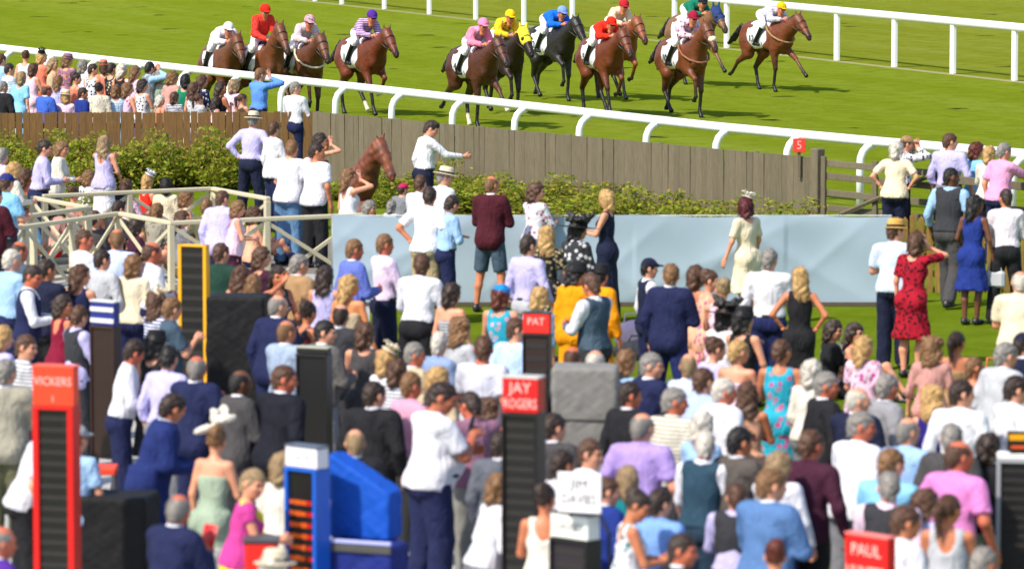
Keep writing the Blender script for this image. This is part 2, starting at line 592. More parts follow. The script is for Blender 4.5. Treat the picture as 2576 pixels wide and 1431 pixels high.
def head_arrays(sex, h):
    if (sex, h) not in HEADS:
        S = SDF()
        S.ell((0, -.008, .018), (.076, .095, .098), 0)
        S.ell((0, .030, -.045), (.057, .062, .070), .045)
        S.cone((0, .050, -.085), (0, .058, -.088), .024, .022, .03)
        S.cone((0, .088, .006), (0, .106, -.030), .010, .013, .014)
        S.cone((-.040, .070, .022), (.040, .070, .022), .017, .017, .025)
        S.ell((-.036, .062, -.030), (.024, .024, .022), .02); S.ell((.036, .062, -.030), (.024, .024, .022), .02)
        S.cone((-.020, .080, -.060), (.020, .080, -.060), .010, .010, .012)
        for sg in (-1, 1):
            S.ell((sg * .080, -.008, -.012), (.011, .020, .032), .010)
        r = .052 if sex == 'm' else .042
        S.cone((0, -.015, -.05), (0, -.012, -.165), r, r + .004, .035)
        S.carve((-.031, .096, .004), (.015, .016, .009)); S.carve((.031, .096, .004), (.015, .016, .009))
        v, f = S.arrays(h)
        c = v[f].mean(1)
        mi = np.zeros(len(f), int)
        for sg in (-1, 1):
            mi[(np.abs(c[:, 0] - sg * .031) < .017) & (np.abs(c[:, 2] - .004) < .009) & (c[:, 1] > .06)] = 1
        mi[(np.abs(c[:, 0]) < .024) & (np.abs(c[:, 2] + .061) < .008) & (c[:, 1] > .07)] = 2
        HEADS[(sex, h)] = (v, f, mi)
    return HEADS[(sex, h)]
def hand_arrays(h, grip):
    if (h, grip) not in HANDS:
        S = SDF()
        S.cone((0, -.035, 0), (0, .02, 0), .027, .027, 0)
        S.ell((0, .052, 0), (.043, .052, .017), .02)
        curl = 1.0 if grip else 0.42
        for x, L in ((-.031, .060), (-.011, .076), (.010, .080), (.031, .072)):
            a, b = .45 * curl, 1.25 * curl
            p0 = A3(x, .088, 0)
            p1 = p0 + A3(x * .10, math.cos(a), -math.sin(a)) * L * .52
            p2 = p1 + A3(x * .05, math.cos(b + a), -math.sin(b + a)) * L * .48
            S.cone(p0, p1, .0095, .0088, .006); S.cone(p1, p2, .0088, .0074, .004)
        S.cone((.030, .025, -.004), (.058, .066, -.016), .0135, .011, .012); S.cone((.058, .066, -.016), (.060, .098, -.028), .011, .0085, .006)
        HANDS[(h, grip)] = S.arrays(h)
    return HANDS[(h, grip)]
MESH = {}
LOD = {0: (.020, .0095, .0080), 1: (.025, .012, .0095), 2: (.031, .0155, .0125)}
def legs_sdf(S, j, r, k=.02, lower=True, cap=True):
    """r: radii hip, knee, hem; trouser legs"""
    for hp_, kn, an in j['legs']:
        S.cone(hp_, kn, r[0], r[1], k)
        if lower:
            S.cone(kn, an + A3(0, 0, -.03), r[1], r[2], .012, cap)
        else:
            pass
    return S
def get_mesh(part, key, lod, make):
    kk = (part, key, lod)
    if kk not in MESH:
        MESH[kk] = make()
    return MESH[kk]
def body_mesh(sex, j, lod, belly, grips):
    hb, hh, hd = LOD[lod]
    S = SDF()
    torso(S, j, sex, 0.0, belly * .8)
    m = sex == 'm'
    for hp_, kn, an in j['legs']:
        cf = kn * .62 + an * .38 + A3(0, -.022, 0)
        S.cone(hp_, kn, .090 if m else .088, .056 if m else .050, .04)
        S.cone(kn, cf, .054, .052 if m else .047, .03)
        S.cone(cf, an, .050, .036 if m else .031, .03)
        S.cone(an + A3(0, -.03, -.045), an + A3(0, .14, -.055), .034, .028, .03)
    for sg, s, e, w, nm in j['arms']:
        r = (.056, .043, .040, .029) if m else (.045, .036, .033, .024)
        S.cone(s, e, r[0], r[1], .03); S.cone(e, w, r[2], r[3], .02)
    S.cone(j['T']((0, -.012, 1.40)), j['hc'] + j['Rh'] @ A3(0, -.014, -.10), .062 if m else .050, .050 if m else .040, .05)
    v0, f0 = S.arrays(hb)
    hv, hf, hm = head_arrays(sex, hh)
    parts = [(v0, f0), (hv @ j['Rh'].T + j['hc'], hf)]
    mi = [np.zeros(len(f0), int), hm]
    for sg, s, e, w, nm in j['arms']:
        v, f = hand_arrays(hd, grips)
        d = (w - e) / np.linalg.norm(w - e)
        ref = A3(0, 1, 0) if abs(d[1]) < .75 else A3(0, 0, 1)
        if nm == 'hip':
            d = j['Rt'] @ A3(-sg * .5, .75, -.35); d /= np.linalg.norm(d); ref = A3(0, 0, 1)
        if nm in ('eyes', 'head'):
            d = j['Rt'] @ A3(-sg * .5, .1, .85); d /= np.linalg.norm(d); ref = A3(0, -1, 0)
        x = ref - d * (ref @ d); x /= np.linalg.norm(x)
        z = np.cross(x, d)
        if z @ (j['Rt'] @ A3(sg, 0, 0)) < 0 and nm not in ('eyes', 'head'):
            z = -z
        M = np.stack([x, d, z], 1)
        vv = v * (1 if m else .92)
        vv = vv @ M.T + w
        ff = f if np.linalg.det(M) > 0 else f[:, ::-1]
        parts.append((vv, ff)); mi.append(np.zeros(len(ff), int))
    v, f = join_arrays(parts)
    return arrays_to_mesh("body", v, f, np.concatenate(mi))
def sleeve(S, j, length, r, k=.03):
    for sg, s, e, w, nm in j['arms']:
        if length == 'long':
            S.cone(s, e, r[0], r[1], k); S.cone(e, w - (w - e) * .05, r[1], r[2], .015, True)
        elif length == 'half':
            S.cone(s, e, r[0], r[1], k); S.cone(e, e + (w - e) * .30, r[1], r[1], .015, True)
        elif length == 'short':
            S.cone(s, s + (e - s) * .80, r[0], r[1] + .012, k, True)
        elif length == 'cap':
            S.cone(s, s + (e - s) * .38, r[0], r[1] + .012, k, True)
    return S
def top_mesh(kind, sex, j, lod, belly):
    h = LOD[lod][0]
    T, R = j['T'], j['Rt']
    S = SDF()
    m = sex == 'm'
    dn = R @ A3(0, 0, -1)
    cutz = lambda z: S.cut(T((0, 0, z)), dn)
    if kind in ('shirt', 'shirtout', 'polo', 'tee', 'blouse', 'vest', 'tank'):
        torso(S, j, sex, .016, belly)
        S.ell(T((0, .005, 1.04)), (.168 if m else .145, .122, .10), .05, R)
        ln = {'shirt': 'long', 'shirtout': 'long', 'polo': 'short', 'tee': 'short', 'blouse': 'half', 'vest': 'cap', 'tank': None}[kind]
        if ln:
            sleeve(S, j, ln, (.070, .056, .042) if m else (.058, .048, .036))
        if kind in ('shirtout', 'polo', 'tee', 'blouse', 'tank', 'vest'):
            S.ell(T((0, -.012, .90)), (.188 if m else .186, .152, .34), .05, R)
        hem = {'shirt': 1.0, 'shirtout': .86, 'polo': .90, 'tee': .87, 'blouse': .92, 'vest': .93, 'tank': .90}[kind]
        cutz(hem)
        S.wrinkle(.0035, 29)
        if kind in ('shirt', 'shirtout', 'polo'):
            S.cone(T((0, -.014, 1.44)), T((0, -.006, 1.522)), .080, .062, .012, True)
        else:
            S.carve(T((0, .06, 1.53)), (.10, .13, .075), R)
        if kind == 'tank':
            S.carve(T((0, -.12, 1.44)), (.075, .12, .15), R)
            for sg in (-1, 1):
                S.carve(T((sg * (.215 if m else .195), 0, 1.40)), (.07, .14, .13), R)
    elif kind == 'jacket':
        torso(S, j, sex, .030, belly)
        S.ell(T((0, .0, 1.00)), (.185 if m else .165, .140 + belly * .04, .26), .06, R)
        S.cone(T((-.16, -.012, 1.43)), T((.16, -.012, 1.43)), .062, .062, .03)
        sleeve(S, j, 'long', (.078, .064, .052) if m else (.064, .054, .044))
        S.cone(T((0, -.03, 1.42)), T((0, -.022, 1.505)), .098, .080, .02, True)
        cutz(.80)
        S.carve(T((0, .17, 1.33)), (.055, .10, .19), R)
        S.wrinkle(.0038, 23)
    elif kind == 'waistcoat':
        torso(S, j, sex, .027, belly, hips=True)
        S.ell(T((0, .005, 1.04)), (.172, .130, .10), .05, R)
        cutz(.95)
        for sg in (-1, 1):
            S.carve(T((sg * .235, 0, 1.40)), (.075, .17, .13), R)
        S.carve(T((0, .06, 1.50)), (.10, .14, .13), R)
        S.carve(T((0, -.02, 1.55)), (.10, .14, .075), R)
        S.wrinkle(.002, 24)
    elif kind == 'coat':
        torso(S, j, sex, .034, belly)
        S.skirt(j['pv'], j['pv'][2] + .16, .19, .42, .27, .05, .05, 7)
        sleeve(S, j, 'long', (.082, .07, .058))
        S.cone(T((0, -.03, 1.42)), T((0, -.022, 1.505)), .098, .085, .02, True)
        S.wrinkle(.004, 18)
    return S.mesh(kind, h)
def dress_mesh(kind, sex, j, lod, belly):
    h = LOD[lod][0]
    T, R = j['T'], j['Rt']
    S = SDF()
    pv = j['pv']
    torso(S, j, 'f', .013, belly)
    if kind in ('dress', 'sleeved'):
        S.skirt(pv, pv[2] + .08, .155, .47, .245, .05, .06, 8)
    elif kind == 'maxi':
        S.skirt(pv, pv[2] + .08, .155, .05, .25, .05, .07, 9)
    elif kind == 'shift' or kind == 'strapless':
        S.skirt(pv, pv[2] + .05, .175, .50, .175, .06, .02, 6)
    if kind == 'sleeved':
        sleeve(S, j, 'short', (.056, .046, .034))
    S.wrinkle(.0045, 25)
    if kind != 'sleeved':
        for sg in (-1, 1):
            S.carve(T((sg * .190, 0, 1.43)), (.062, .14, .12), R)
    S.carve(T((0, -.10, 1.50)), (.085, .10, .10), R)
    S.carve(T((0, .07, 1.50)), (.10, .12, .09), R)
    if kind == 'strapless':
        S.cut(T((0, 0, 1.33)), R @ A3(0, 0, 1))
    return S.mesh("dress", h)
def bottom_mesh(kind, sex, j, lod, belly):
    h = LOD[lod][0]
    S = SDF()
    m = sex == 'm'
    torso(S, j, sex, .013, belly)
    if kind == 'trousers':
        legs_sdf(S, j, (.112, .088, .082) if m else (.106, .078, .068))
    elif kind == 'shorts':
        for hp_, kn, an in j['legs']:
            S.cone(hp_, kn + (hp_ - kn) * .08, .110, .098, .02, True)
    elif kind == 'skirt':
        S.skirt(j['pv'], j['pv'][2] + .10, .152, .46, .21, .05, .05, 8)
    S.cut(j['T']((0, 0, 1.045)), j['Rt'] @ A3(0, 0, 1))
    S.wrinkle(.003, 20)
    return S.mesh(kind, h)
def shoe_mesh(sex, lod):
    def mk():
        b = SDF()
        b.cone((0, -.045, .042), (0, .135, .034), .042, .036, 0)
        b.cone((0, -.03, .07), (0, -.02, .10), .043, .043, .03)
        if sex == 'f':
            b.carve((0, .03, .12), (.034, .10, .062))
        b.cut((0, 0, .004), (0, 0, -1))
        b.cut((0, 0, .11), (0, 0, 1))
        return b.mesh("shoe", .014 if lod == 0 else .019)
    return get_mesh('shoe', sex, min(lod, 1), mk)
def add_strands(v, f, style):
    """loose locks lying along the hair so that its outline is not a smooth cap"""
    r = np.random.default_rng(len(v))
    nrm = np.zeros_like(v)
    fn_ = np.cross(v[f[:, 2]] - v[f[:, 0]], v[f[:, 3]] - v[f[:, 1]])
    for k in range(4):
        np.add.at(nrm, f[:, k], fn_)
    nrm /= np.linalg.norm(nrm, axis=1)[:, None] + 1e-9
    n = 900
    i = r.integers(0, len(v), n)
    p, q = v[i], nrm[i]
    L = {'long': .06, 'curly': .035, 'bob': .045, 'pony': .05}.get(style, .022) * r.uniform(.6, 1.3, n)[:, None]
    d = np.array([0, -.45, -1.0]) + r.normal(0, .55 if style == 'curly' else .3, (n, 3))
    d -= q * (d * q).sum(1)[:, None]
    d /= np.linalg.norm(d, axis=1)[:, None] + 1e-9
    w = np.cross(d, q) * r.uniform(.0012, .0028, n)[:, None]
    a = p + q * .001
    b = a + d * L + q * r.uniform(.002, .009, n)[:, None]
    sv = np.stack([a - w, a + w, b + w * .3, b - w * .3], 1).reshape(-1, 3)
    sf = np.arange(n * 4).reshape(n, 4)
    return arrays_to_mesh("hair", *join_arrays([(v, f), (sv, sf)]))
def hair_mesh(style, lod):
    def mk():
        h = (.010, .012, .0155)[lod]
        S = SDF()
        front = lambda a=.032: S.cut((0, a / .75, 0), (0, .75, -.66))
        if style in ('short', 'crop'):
            g = .0 if style == 'short' else -.005
            S.ell((0, -.010, .026), (.083 + g, .103 + g, .102 + g), 0); S.cone((0, -.05, -.03), (0, -.055, -.075), .066 + g, .05 + g, .02)
            front(); S.cut((0, 0, -.088), (0, 0, -1)); S.wrinkle(.0045, 75)
        elif style == 'quiff':
            S.ell((0, -.008, .034), (.084, .104, .106), 0); S.ell((.01, .05, .095), (.06, .045, .03), .03); S.cone((0, -.05, -.03), (0, -.055, -.075), .064, .05, .02)
            front(.04); S.cut((0, 0, -.088), (0, 0, -1)); S.wrinkle(.004, 80)
        elif style == 'bald':
            S.ell((0, -.012, .016), (.081, .100, .096), 0); S.cone((0, -.05, -.03), (0, -.055, -.072), .062, .048, .02)
            front(.018); S.cut((0, 0, -.085), (0, 0, -1)); S.carve((0, .02, .115), (.074, .115, .075)); S.wrinkle(.0015, 120)
        elif style == 'bob':
            S.ell((0, -.012, .028), (.092, .110, .108), 0); S.cone((-.062, -.025, 0), (-.070, -.02, -.10), .040, .034, .03); S.cone((.062, -.025, 0), (.070, -.02, -.10), .040, .034, .03)
            S.cone((0, -.065, 0), (0, -.075, -.11), .072, .062, .04); S.cut((0, .055, 0), (0, 1, -.75)); S.wrinkle(.007, 60)
        elif style == 'long':
            S.ell((0, -.012, .028), (.089, .108, .106), 0); S.ell((0, -.085, -.14), (.100, .048, .20), .06); S.cone((-.065, -.03, 0), (-.075, -.02, -.17), .034, .026, .03)
            S.cone((.065, -.03, 0), (.075, -.02, -.17), .034, .026, .03); S.cut((0, .055, 0), (0, 1, -.75)); S.wrinkle(.008, 52)
        elif style == 'curly':
            S.ell((0, -.015, .032), (.100, .112, .112), 0)
            r = random.Random(3)
            for i in range(34):
                a, z = r.uniform(math.pi * .95, math.pi * 2.05), r.uniform(-.20, .10)
                q = .085 + .02 * r.random()
                S.ell((math.cos(a) * q, math.sin(a) * q * .9 - .005, z), (.032, .032, .034), .015)
            S.cone((0, -.06, 0), (0, -.07, -.16), .075, .06, .04); S.cut((0, .055, 0), (0, 1, -.75)); S.wrinkle(.006, 90)
        elif style == 'updo':
            S.ell((0, -.012, .028), (.084, .104, .103), 0); S.ell((0, -.085, .075), (.055, .055, .055), .03); S.ell((.02, -.06, .105), (.045, .04, .035), .02)
            front(); S.cut((0, 0, -.07), (0, 0, -1)); S.wrinkle(.004, 80)
        elif style == 'pony':
            S.ell((0, -.012, .026), (.083, .103, .101), 0); S.cone((0, -.10, .05), (0, -.15, .0), .024, .034, .02); S.cone((0, -.15, .0), (0, -.125, -.22), .036, .018, .02)
            front(); S.cut((0, -.09, -.26), (0, 0, -1)); S.wrinkle(.003, 90)
        return add_strands(*S.arrays(h), style)
    return get_mesh('hair', style, lod, mk)
def hat_parts(kind, col, head_ob_parent, M, lod):
    """hat in head space (origin at the head centre); M places it"""
    def put(name, key, mk, mat, parent):
        o = mesh_obj(name, get_mesh('hat', key, 0, mk), mat, parent)
        return o
    c2 = cloth(col)
    if kind in ('panama', 'trilby', 'wide'):
        br = {'panama': .165, 'trilby': .135, 'wide': .24}[kind]
        def mk():
            b = MB()
            b.lathe([(br, .038), (br * .96, .046), (.115, .040), (.098, .052), (.092, .110), (.086, .140), (.06, .152), (.025, .138), (.001, .134)], 22, sx=.9, sy=1.08)
            b.lathe([(.001, .03), (.09, .03), (.115, .030), (br * .96, .037), (br, .038)], 22, sx=.9, sy=1.08)
            return b.mesh("hat", True)
        o = put("hat", (kind, 'b'), mk, plain("straw" if kind != 'wide' else "felt", col, .8, .2, .2, 60, .3), head_ob_parent)
        o.matrix_local = M
        def mk2():
            return MB().lathe([(.100, .050), (.1015, .055), (.0985, .080), (.096, .080)], 22, sx=.905, sy=1.085).mesh("hat_band", True)
        put("hat_band", (kind, 'band'), mk2, cloth('black'), o)
        if kind == 'wide':
            def mk3():
                S = SDF(); r = random.Random(5)
                for i in range(16):
                    a = r.uniform(0, 6.28)
                    S.cone((math.cos(a) * .06, math.sin(a) * .06, .12), (math.cos(a) * r.uniform(.1, .19), math.sin(a) * r.uniform(.1, .17), r.uniform(.12, .23)), .045, .02, .03)
                S.wrinkle(.008, 70)
                return S.mesh("feather_trim", .013)
            put("feather_trim", (kind, 'f'), mk3, hairm('h_black'), o)
        return o
    if kind == 'cap':
        def mk():
            S = SDF(); S.ell((0, -.005, .035), (.089, .108, .095), 0); S.cut((0, 0, .03), (0, 0, -1)); S.cone((-.03, .10, .045), (.03, .10, .045), .02, .02, .02)
            S.ell((0, .125, .042), (.072, .065, .012), .02)
            return S.mesh("cap", .011)
        o = put("cap", kind, mk, c2, head_ob_parent); o.matrix_local = M
        return o
    if kind == 'fascinator':
        def mk():
            b = MB()
            b.lathe([(.001, .012), (.05, .010), (.085, .0), (.084, -.006), (.001, -.004)], 16)
            for i in range(9):
                a = i * .7
                p = [(math.cos(a) * .03, math.sin(a) * .03, .01), (math.cos(a) * .07, math.sin(a) * .06, .06 + .01 * (i % 3)), (math.cos(a + .5) * .11, math.sin(a + .5) * .09, .05 + .02 * (i % 2))]
                b.tube(p, [.012, .014, .003], 5)
            return b.mesh("fascinator", True)
        o = put("fascinator", kind, mk, c2, head_ob_parent)
        o.matrix_local = M @ Matrix.Translation((.035, -.01, .115)) @ Matrix.Rotation(.45, 4, 'Y') @ Matrix.Rotation(-.15, 4, 'X')
        return o
    if kind == 'bow':
        def mk():
            S = SDF()
            S.ell((-.10, 0, .02), (.12, .05, .035), 0); S.ell((.09, 0, .05), (.11, .05, .04), .02); S.ell((.02, -.01, .09), (.05, .03, .09), .02); S.ell((.10, .02, .12), (.05, .02, .06), .02)
            S.wrinkle(.006, 60)
            return S.mesh("bow_hat", .012)
        o = put("bow_hat", kind, mk, c2, head_ob_parent)
        o.matrix_local = M @ Matrix.Translation((-.01, 0, .105)) @ Matrix.Rotation(-.35, 4, 'Y')
        return o
    if kind == 'turban':
        def mk():
            S = SDF(); S.ell((0, -.012, .040), (.094, .112, .100), 0); S.cut((0, .05, 0), (0, .75, -.7)); S.cut((0, 0, .0), (0, 0, -1)); S.wrinkle(.005, 60)
            return S.mesh("head_wrap", .012)
        o = put("head_wrap", kind, mk, c2, head_ob_parent); o.matrix_local = M
        return o
COUNT = {}
def person(x, y, label, sex='m', H=None, yaw=-35, arms=('down', 'down'), lean=3, hp=4, hy=0, legs='stand', top=None, bottom=None, dress=None,
           hair=('short', 'h_brown'), hat=None, tone='fair', belly=0, fat=1.0, shoes='black', group=None, flip=False, hold=None, over=None, lod=None, at=None, scarf=None):
    """x, y: photo position of the top of the head; H: standing height in metres"""
    H = H or (1.77 if sex == 'm' else 1.67)
    kk = H / 1.755
    if isinstance(arms, str):
        arms = (arms, arms)
    lean_r, hp_r, hy_r = math.radians(lean), math.radians(hp), math.radians(hy)
    key = (sex, tuple(arms), lean, hp, hy, legs, belly)
    j = joints(sex, arms, lean_r, hp_r, hy_r, legs)
    ztop = (j['hc'][2] + .122) * kk
    if at is not None:
        root_loc = Vector(at)
    else:
        Pt = ground(x, y, ztop)
        off = Matrix.Rotation(math.radians(yaw), 3, 'Z') @ Vector((j['hc'][0], j['hc'][1], 0)) * kk
        root_loc = Vector((Pt.x - off.x, Pt.y - off.y, 0))
    if lod is None:
        lod = 0 if root_loc.y < 52 else (1 if root_loc.y < 68 else 2)
    grips = any(a in ('phone', 'front', 'ext', 'point', 'lap') for a in arms)
    root = empty("person", root_loc, math.radians(yaw))
    root.scale = (kk * fat, kk * fat, kk)
    tag(root, label, "person", group or "racegoers in the crowd")
    body = mesh_obj("body", get_mesh('body', key, lod, lambda: body_mesh(sex, j, lod, belly, grips)), None, root,
                    [skin(tone), plain("eye", (40, 30, 26), .3), plain("lip", (150, 70, 66), .5)])
    Mh = Matrix.Translation(Vector(j['hc'])) @ Matrix(j['Rh'].tolist()).to_4x4()
    if hair:
        ho = mesh_obj("hair", hair_mesh(hair[0], lod), hairm(hair[1]), root)
        ho.matrix_local = Mh
    if hat:
        hat_parts(hat[0], hat[1], root, Mh, lod)
    def mcl(spec):
        return cloth(*spec[1:]) if len(spec) > 2 else cloth(spec[1])
    if dress:
        mesh_obj("dress", get_mesh('dress', (dress[0], key), lod, lambda: dress_mesh(dress[0], sex, j, lod, belly)), mcl(dress), root)
    if bottom:
        mesh_obj(bottom[0], get_mesh(bottom[0], key, lod, lambda: bottom_mesh(bottom[0], sex, j, lod, belly)), mcl(bottom), root)
    if top:
        nm = {'shirtout': 'shirt', 'polo': 'polo_shirt', 'tee': 't_shirt', 'vest': 'top', 'tank': 'tank_top'}.get(top[0], top[0])
        mesh_obj(nm, get_mesh(top[0], key, lod, lambda: top_mesh(top[0], sex, j, lod, belly)), mcl(top), root)
    if top and bottom and top[0] == 'shirt' and bottom[0] == 'trousers' and not over and lean < 9:
        def mkb():
            c = SDF()
            z_ = j['pv'][2]
            c.skirt(j['pv'] + A3(0, .004 + .11 * math.sin(lean_r), 0), z_ + .088, .186 + belly * .02, z_ + .050, .188 + belly * .02, .001, 0.0, 3, .76 + belly * .12)
            return c.mesh("belt", .014)
        mesh_obj("belt", get_mesh('belt', key, 0, mkb), plain("belt_leather", (40, 30, 26), .45), root)
    if over:
        mesh_obj(over[0], get_mesh(over[0], key, lod, lambda: top_mesh(over[0], sex, j, lod, belly)), mcl(over), root)
    if (over and over[0] == 'jacket') or (top and top[0] in ('jacket', 'coat') and sex == 'm'):
        def mkc():
            c = SDF(); c.cone(j['T']((0, -.014, 1.47)), j['T']((0, -.008, 1.532)), .074, .061, 0, True)
            return c.mesh("shirt_collar", .014)
        mesh_obj("shirt_collar", get_mesh('collar', key, 0, mkc), cloth('white'), root)
    if scarf:
        c = SDF()
        T_ = j['T']
        for sg in (-1, 1):
            c.cone(T_((sg * .085, -.03, 1.46)), T_((sg * .07, .10, 1.36)), .030, .034, .02); c.cone(T_((sg * .07, .10, 1.36)), T_((sg * .02, .135, 1.10)), .034, .04, .02)
        c.cone(T_((-.085, -.03, 1.46)), T_((.085, -.03, 1.46)), .032, .032, .03); c.wrinkle(.004, 50)
        mesh_obj("scarf", c.mesh("scarf", .016), cloth(scarf), root)
    for (hp_, kn, an), sg in zip(j['legs'], (-1, 1)):
        so = mesh_obj("shoe", shoe_mesh(sex, lod), plain("leather", shoes, .4), root)
        so.location = (an[0], an[1], an[2] - .085)
        so.rotation_euler = (0, 0, -sg * .12)
    if hold:
        place_held(hold, root, j, kk)
    return root, j, kk
def place_held(hold, root, j, kk):
    """a small thing in the right hand; it stays an object of its own"""
    sg, s, e, w, nm = j['arms'][0]
    d = (w - e) / np.linalg.norm(w - e)
    p = Vector(w + d * .10)
    M = Matrix.Translation(root.location) @ Matrix.Rotation(root.rotation_euler.z, 4, 'Z')
    wp = M @ (p * kk)
    kind, col, label = hold
    b = MB()
    if kind == 'paper':
        b.box((0, .02, .05), (.15, .004, .21), bev=.0015); nm_, cat = "race_card", "booklet"
    elif kind == 'phone':
        b.box((0, .02, .04), (.075, .010, .15), bev=.003); nm_, cat = "mobile_phone", "phone"
    elif kind == 'cup':
        b.lathe([(.001, -.06), (.028, -.06), (.038, .06), (.036, .06), (.027, -.055), (.001, -.055)], 14); nm_, cat = "plastic_cup", "cup"
    elif kind == 'bag':
        b.box((0, .0, -.20), (.30, .10, .22), bev=.03)
        b.tube([(-.10, 0, -.10), (-.08, 0, .0), (0, 0, .03), (.08, 0, .0), (.10, 0, -.10)], .008, 6); nm_, cat = "handbag", "bag"
    o = b.build(nm_, plain("held_" + kind, col, .5), None, kind != 'bag')
    o.location = wp
    o.rotation_euler = (-.3 if kind in ('paper', 'phone') else 0, 0, root.rotation_euler.z)
    tag(o, label, cat)
# ------------------------------------------------------------------ the setting
def rail_dir():
    a, b = ground(967, 25), ground(2552, 205)
    return math.atan2(b.y - a.y, b.x - a.x)
TRACK_A = rail_dir()
def grass_mat(name, c1, c2, c3, ang, dry=0.0):
    m, nt, b = new_mat(name)
    tc = N(nt, "ShaderNodeTexCoord")
    mp = N(nt, "ShaderNodeMapping")
    mp.inputs['Rotation'].default_value = (0, 0, -ang)
    nt.links.new(tc.outputs['Object'], mp.inputs[0])
    ms = N(nt, "ShaderNodeMapping")
    ms.inputs['Scale'].default_value = (0.05, 0.55, 1)
    nt.links.new(mp.outputs[0], ms.inputs[0])
    n1 = N(nt, "ShaderNodeTexNoise", i_Scale=1.0, i_Detail=6.0, i_Roughness=0.6)
    nt.links.new(ms.outputs[0], n1.inputs[0])
    n2 = N(nt, "ShaderNodeTexNoise", i_Scale=1.6, i_Detail=8.0, i_Roughness=0.7)
    nt.links.new(mp.outputs[0], n2.inputs[0])
    n3 = N(nt, "ShaderNodeTexNoise", i_Scale=26.0, i_Detail=6.0, i_Roughness=0.8)
    nt.links.new(mp.outputs[0], n3.inputs[0])
    ca = ramp(nt, n1.outputs[0], [(0.28, c1), (0.50, c2), (0.72, c3)])
    f2 = ramp(nt, n2.outputs[0], [(0.44, (0, 0, 0)), (0.72, (1, 1, 1))])
    cb = mixcol(nt, f2, ca, tuple(v * 0.86 for v in c1))
    f3 = ramp(nt, n3.outputs[0], [(0.25, (0.82, 0.82, 0.82)), (0.72, (1.15, 1.15, 1.12))])
    cc = mixcol(nt, 1.0, cb, f3, 'MULTIPLY')
    # worn divots
    vo = N(nt, "ShaderNodeTexVoronoi", i_Scale=0.42, i_Randomness=1.0)
    mv = N(nt, "ShaderNodeMapping")
    mv.inputs['Scale'].default_value = (1.0, 0.8, 1)
    nd = N(nt, "ShaderNodeTexNoise", i_Scale=2.0)
    nt.links.new(mp.outputs[0], nd.inputs[0])
    ad = N(nt, "ShaderNodeMix", data_type='RGBA', blend_type='LINEAR_LIGHT')
    ad.inputs[0].default_value = 0.5
    nt.links.new(mp.outputs[0], ad.inputs[6]); nt.links.new(nd.outputs['Color'], ad.inputs[7])
    nt.links.new(ad.outputs[2], mv.inputs[0])
    nt.links.new(mv.outputs[0], vo.inputs['Vector'])
    fv = ramp(nt, vo.outputs['Distance'], [(0.07, (1, 1, 1)), (0.13, (0, 0, 0))])
    cd = mixcol(nt, fv, cc, (0.030, 0.035, 0.010))
    nt.links.new(cd, b.inputs['Base Color'])
    b.inputs['Roughness'].default_value = 0.9
    b.inputs['Specular IOR Level'].default_value = 0.0
    bump(nt, b, n3.outputs[0], 0.9, 0.05)
    return m
GRASS_TRACK = grass_mat("track_grass", (0.160, 0.215, 0.012), (0.190, 0.248, 0.018), (0.225, 0.275, 0.036), TRACK_A)
GRASS_LAWN = grass_mat("lawn_grass", (0.130, 0.195, 0.009), (0.165, 0.230, 0.016), (0.205, 0.255, 0.034), 0.4)
GRASS_FAR = grass_mat("infield_grass", (0.170, 0.205, 0.014), (0.205, 0.240, 0.026), (0.240, 0.265, 0.050), TRACK_A)
def sheet(name, pts, z, material, label_kind='structure'):
    o = MB().quad(*[(p[0], p[1], z) for p in pts]).build(name, material)
    o['kind'] = label_kind
    return o
sheet("ground", [(-2500, -200), (2500, -200), (2500, 5000), (-2500, 5000)], 0.0, GRASS_LAWN)
fa, fb = ground(967, 25), ground(2552, 205)                 # foot of the far rail
fd = (fb - fa).normalized()
fn = Vector((-fd.y, fd.x, 0))                                # away from the stands
sheet("infield", [fa - fd * 400 + fn * .1, fb + fd * 130 + fn * .1, fb + fd * 130 + fn * 900, fa - fd * 400 + fn * 900], 0.004, GRASS_FAR)
NEARZ = 1.15
near_px = [(-330, 82), (-90, 111), (0, 121), (330, 158), (640, 192), (848, 214), (1080, 239.5), (1300, 264), (1560, 293), (1808, 320), (1990, 337), (2172, 354), (2400, 373), (2576, 388), (2760, 403)]
near_w = [ground(x, y, NEARZ) for x, y in near_px]
nd_ = (near_w[-1] - near_w[0]).normalized()
na, nb = Vector((near_w[0].x, near_w[0].y, 0)), Vector((near_w[-1].x, near_w[-1].y, 0))
nn = Vector((-nd_.y, nd_.x, 0)).normalized()
sheet("racetrack", [na - nd_ * 300 - nn * .4, nb + nd_ * 40 - nn * .4, fb + fd * 130 - fn * .25, fa - fd * 400 - fn * .25], 0.004, GRASS_TRACK)
m_, nt_, b_ = new_mat("dry_grass")
nz_ = N(nt_, "ShaderNodeTexNoise", i_Scale=3.0, i_Detail=6.0)
nt_.links.new(ramp(nt_, nz_.outputs[0], [(0.3, (0.20, 0.21, 0.05)), (0.7, (0.33, 0.28, 0.12))]), b_.inputs['Base Color'])
b_.inputs['Roughness'].default_value = 0.95
sheet("verge", [fa - fd * 400 - fn * .25, fb + fd * 130 - fn * .25, fb + fd * 130 + fn * .1, fa - fd * 400 + fn * .1], 0.006, m_)
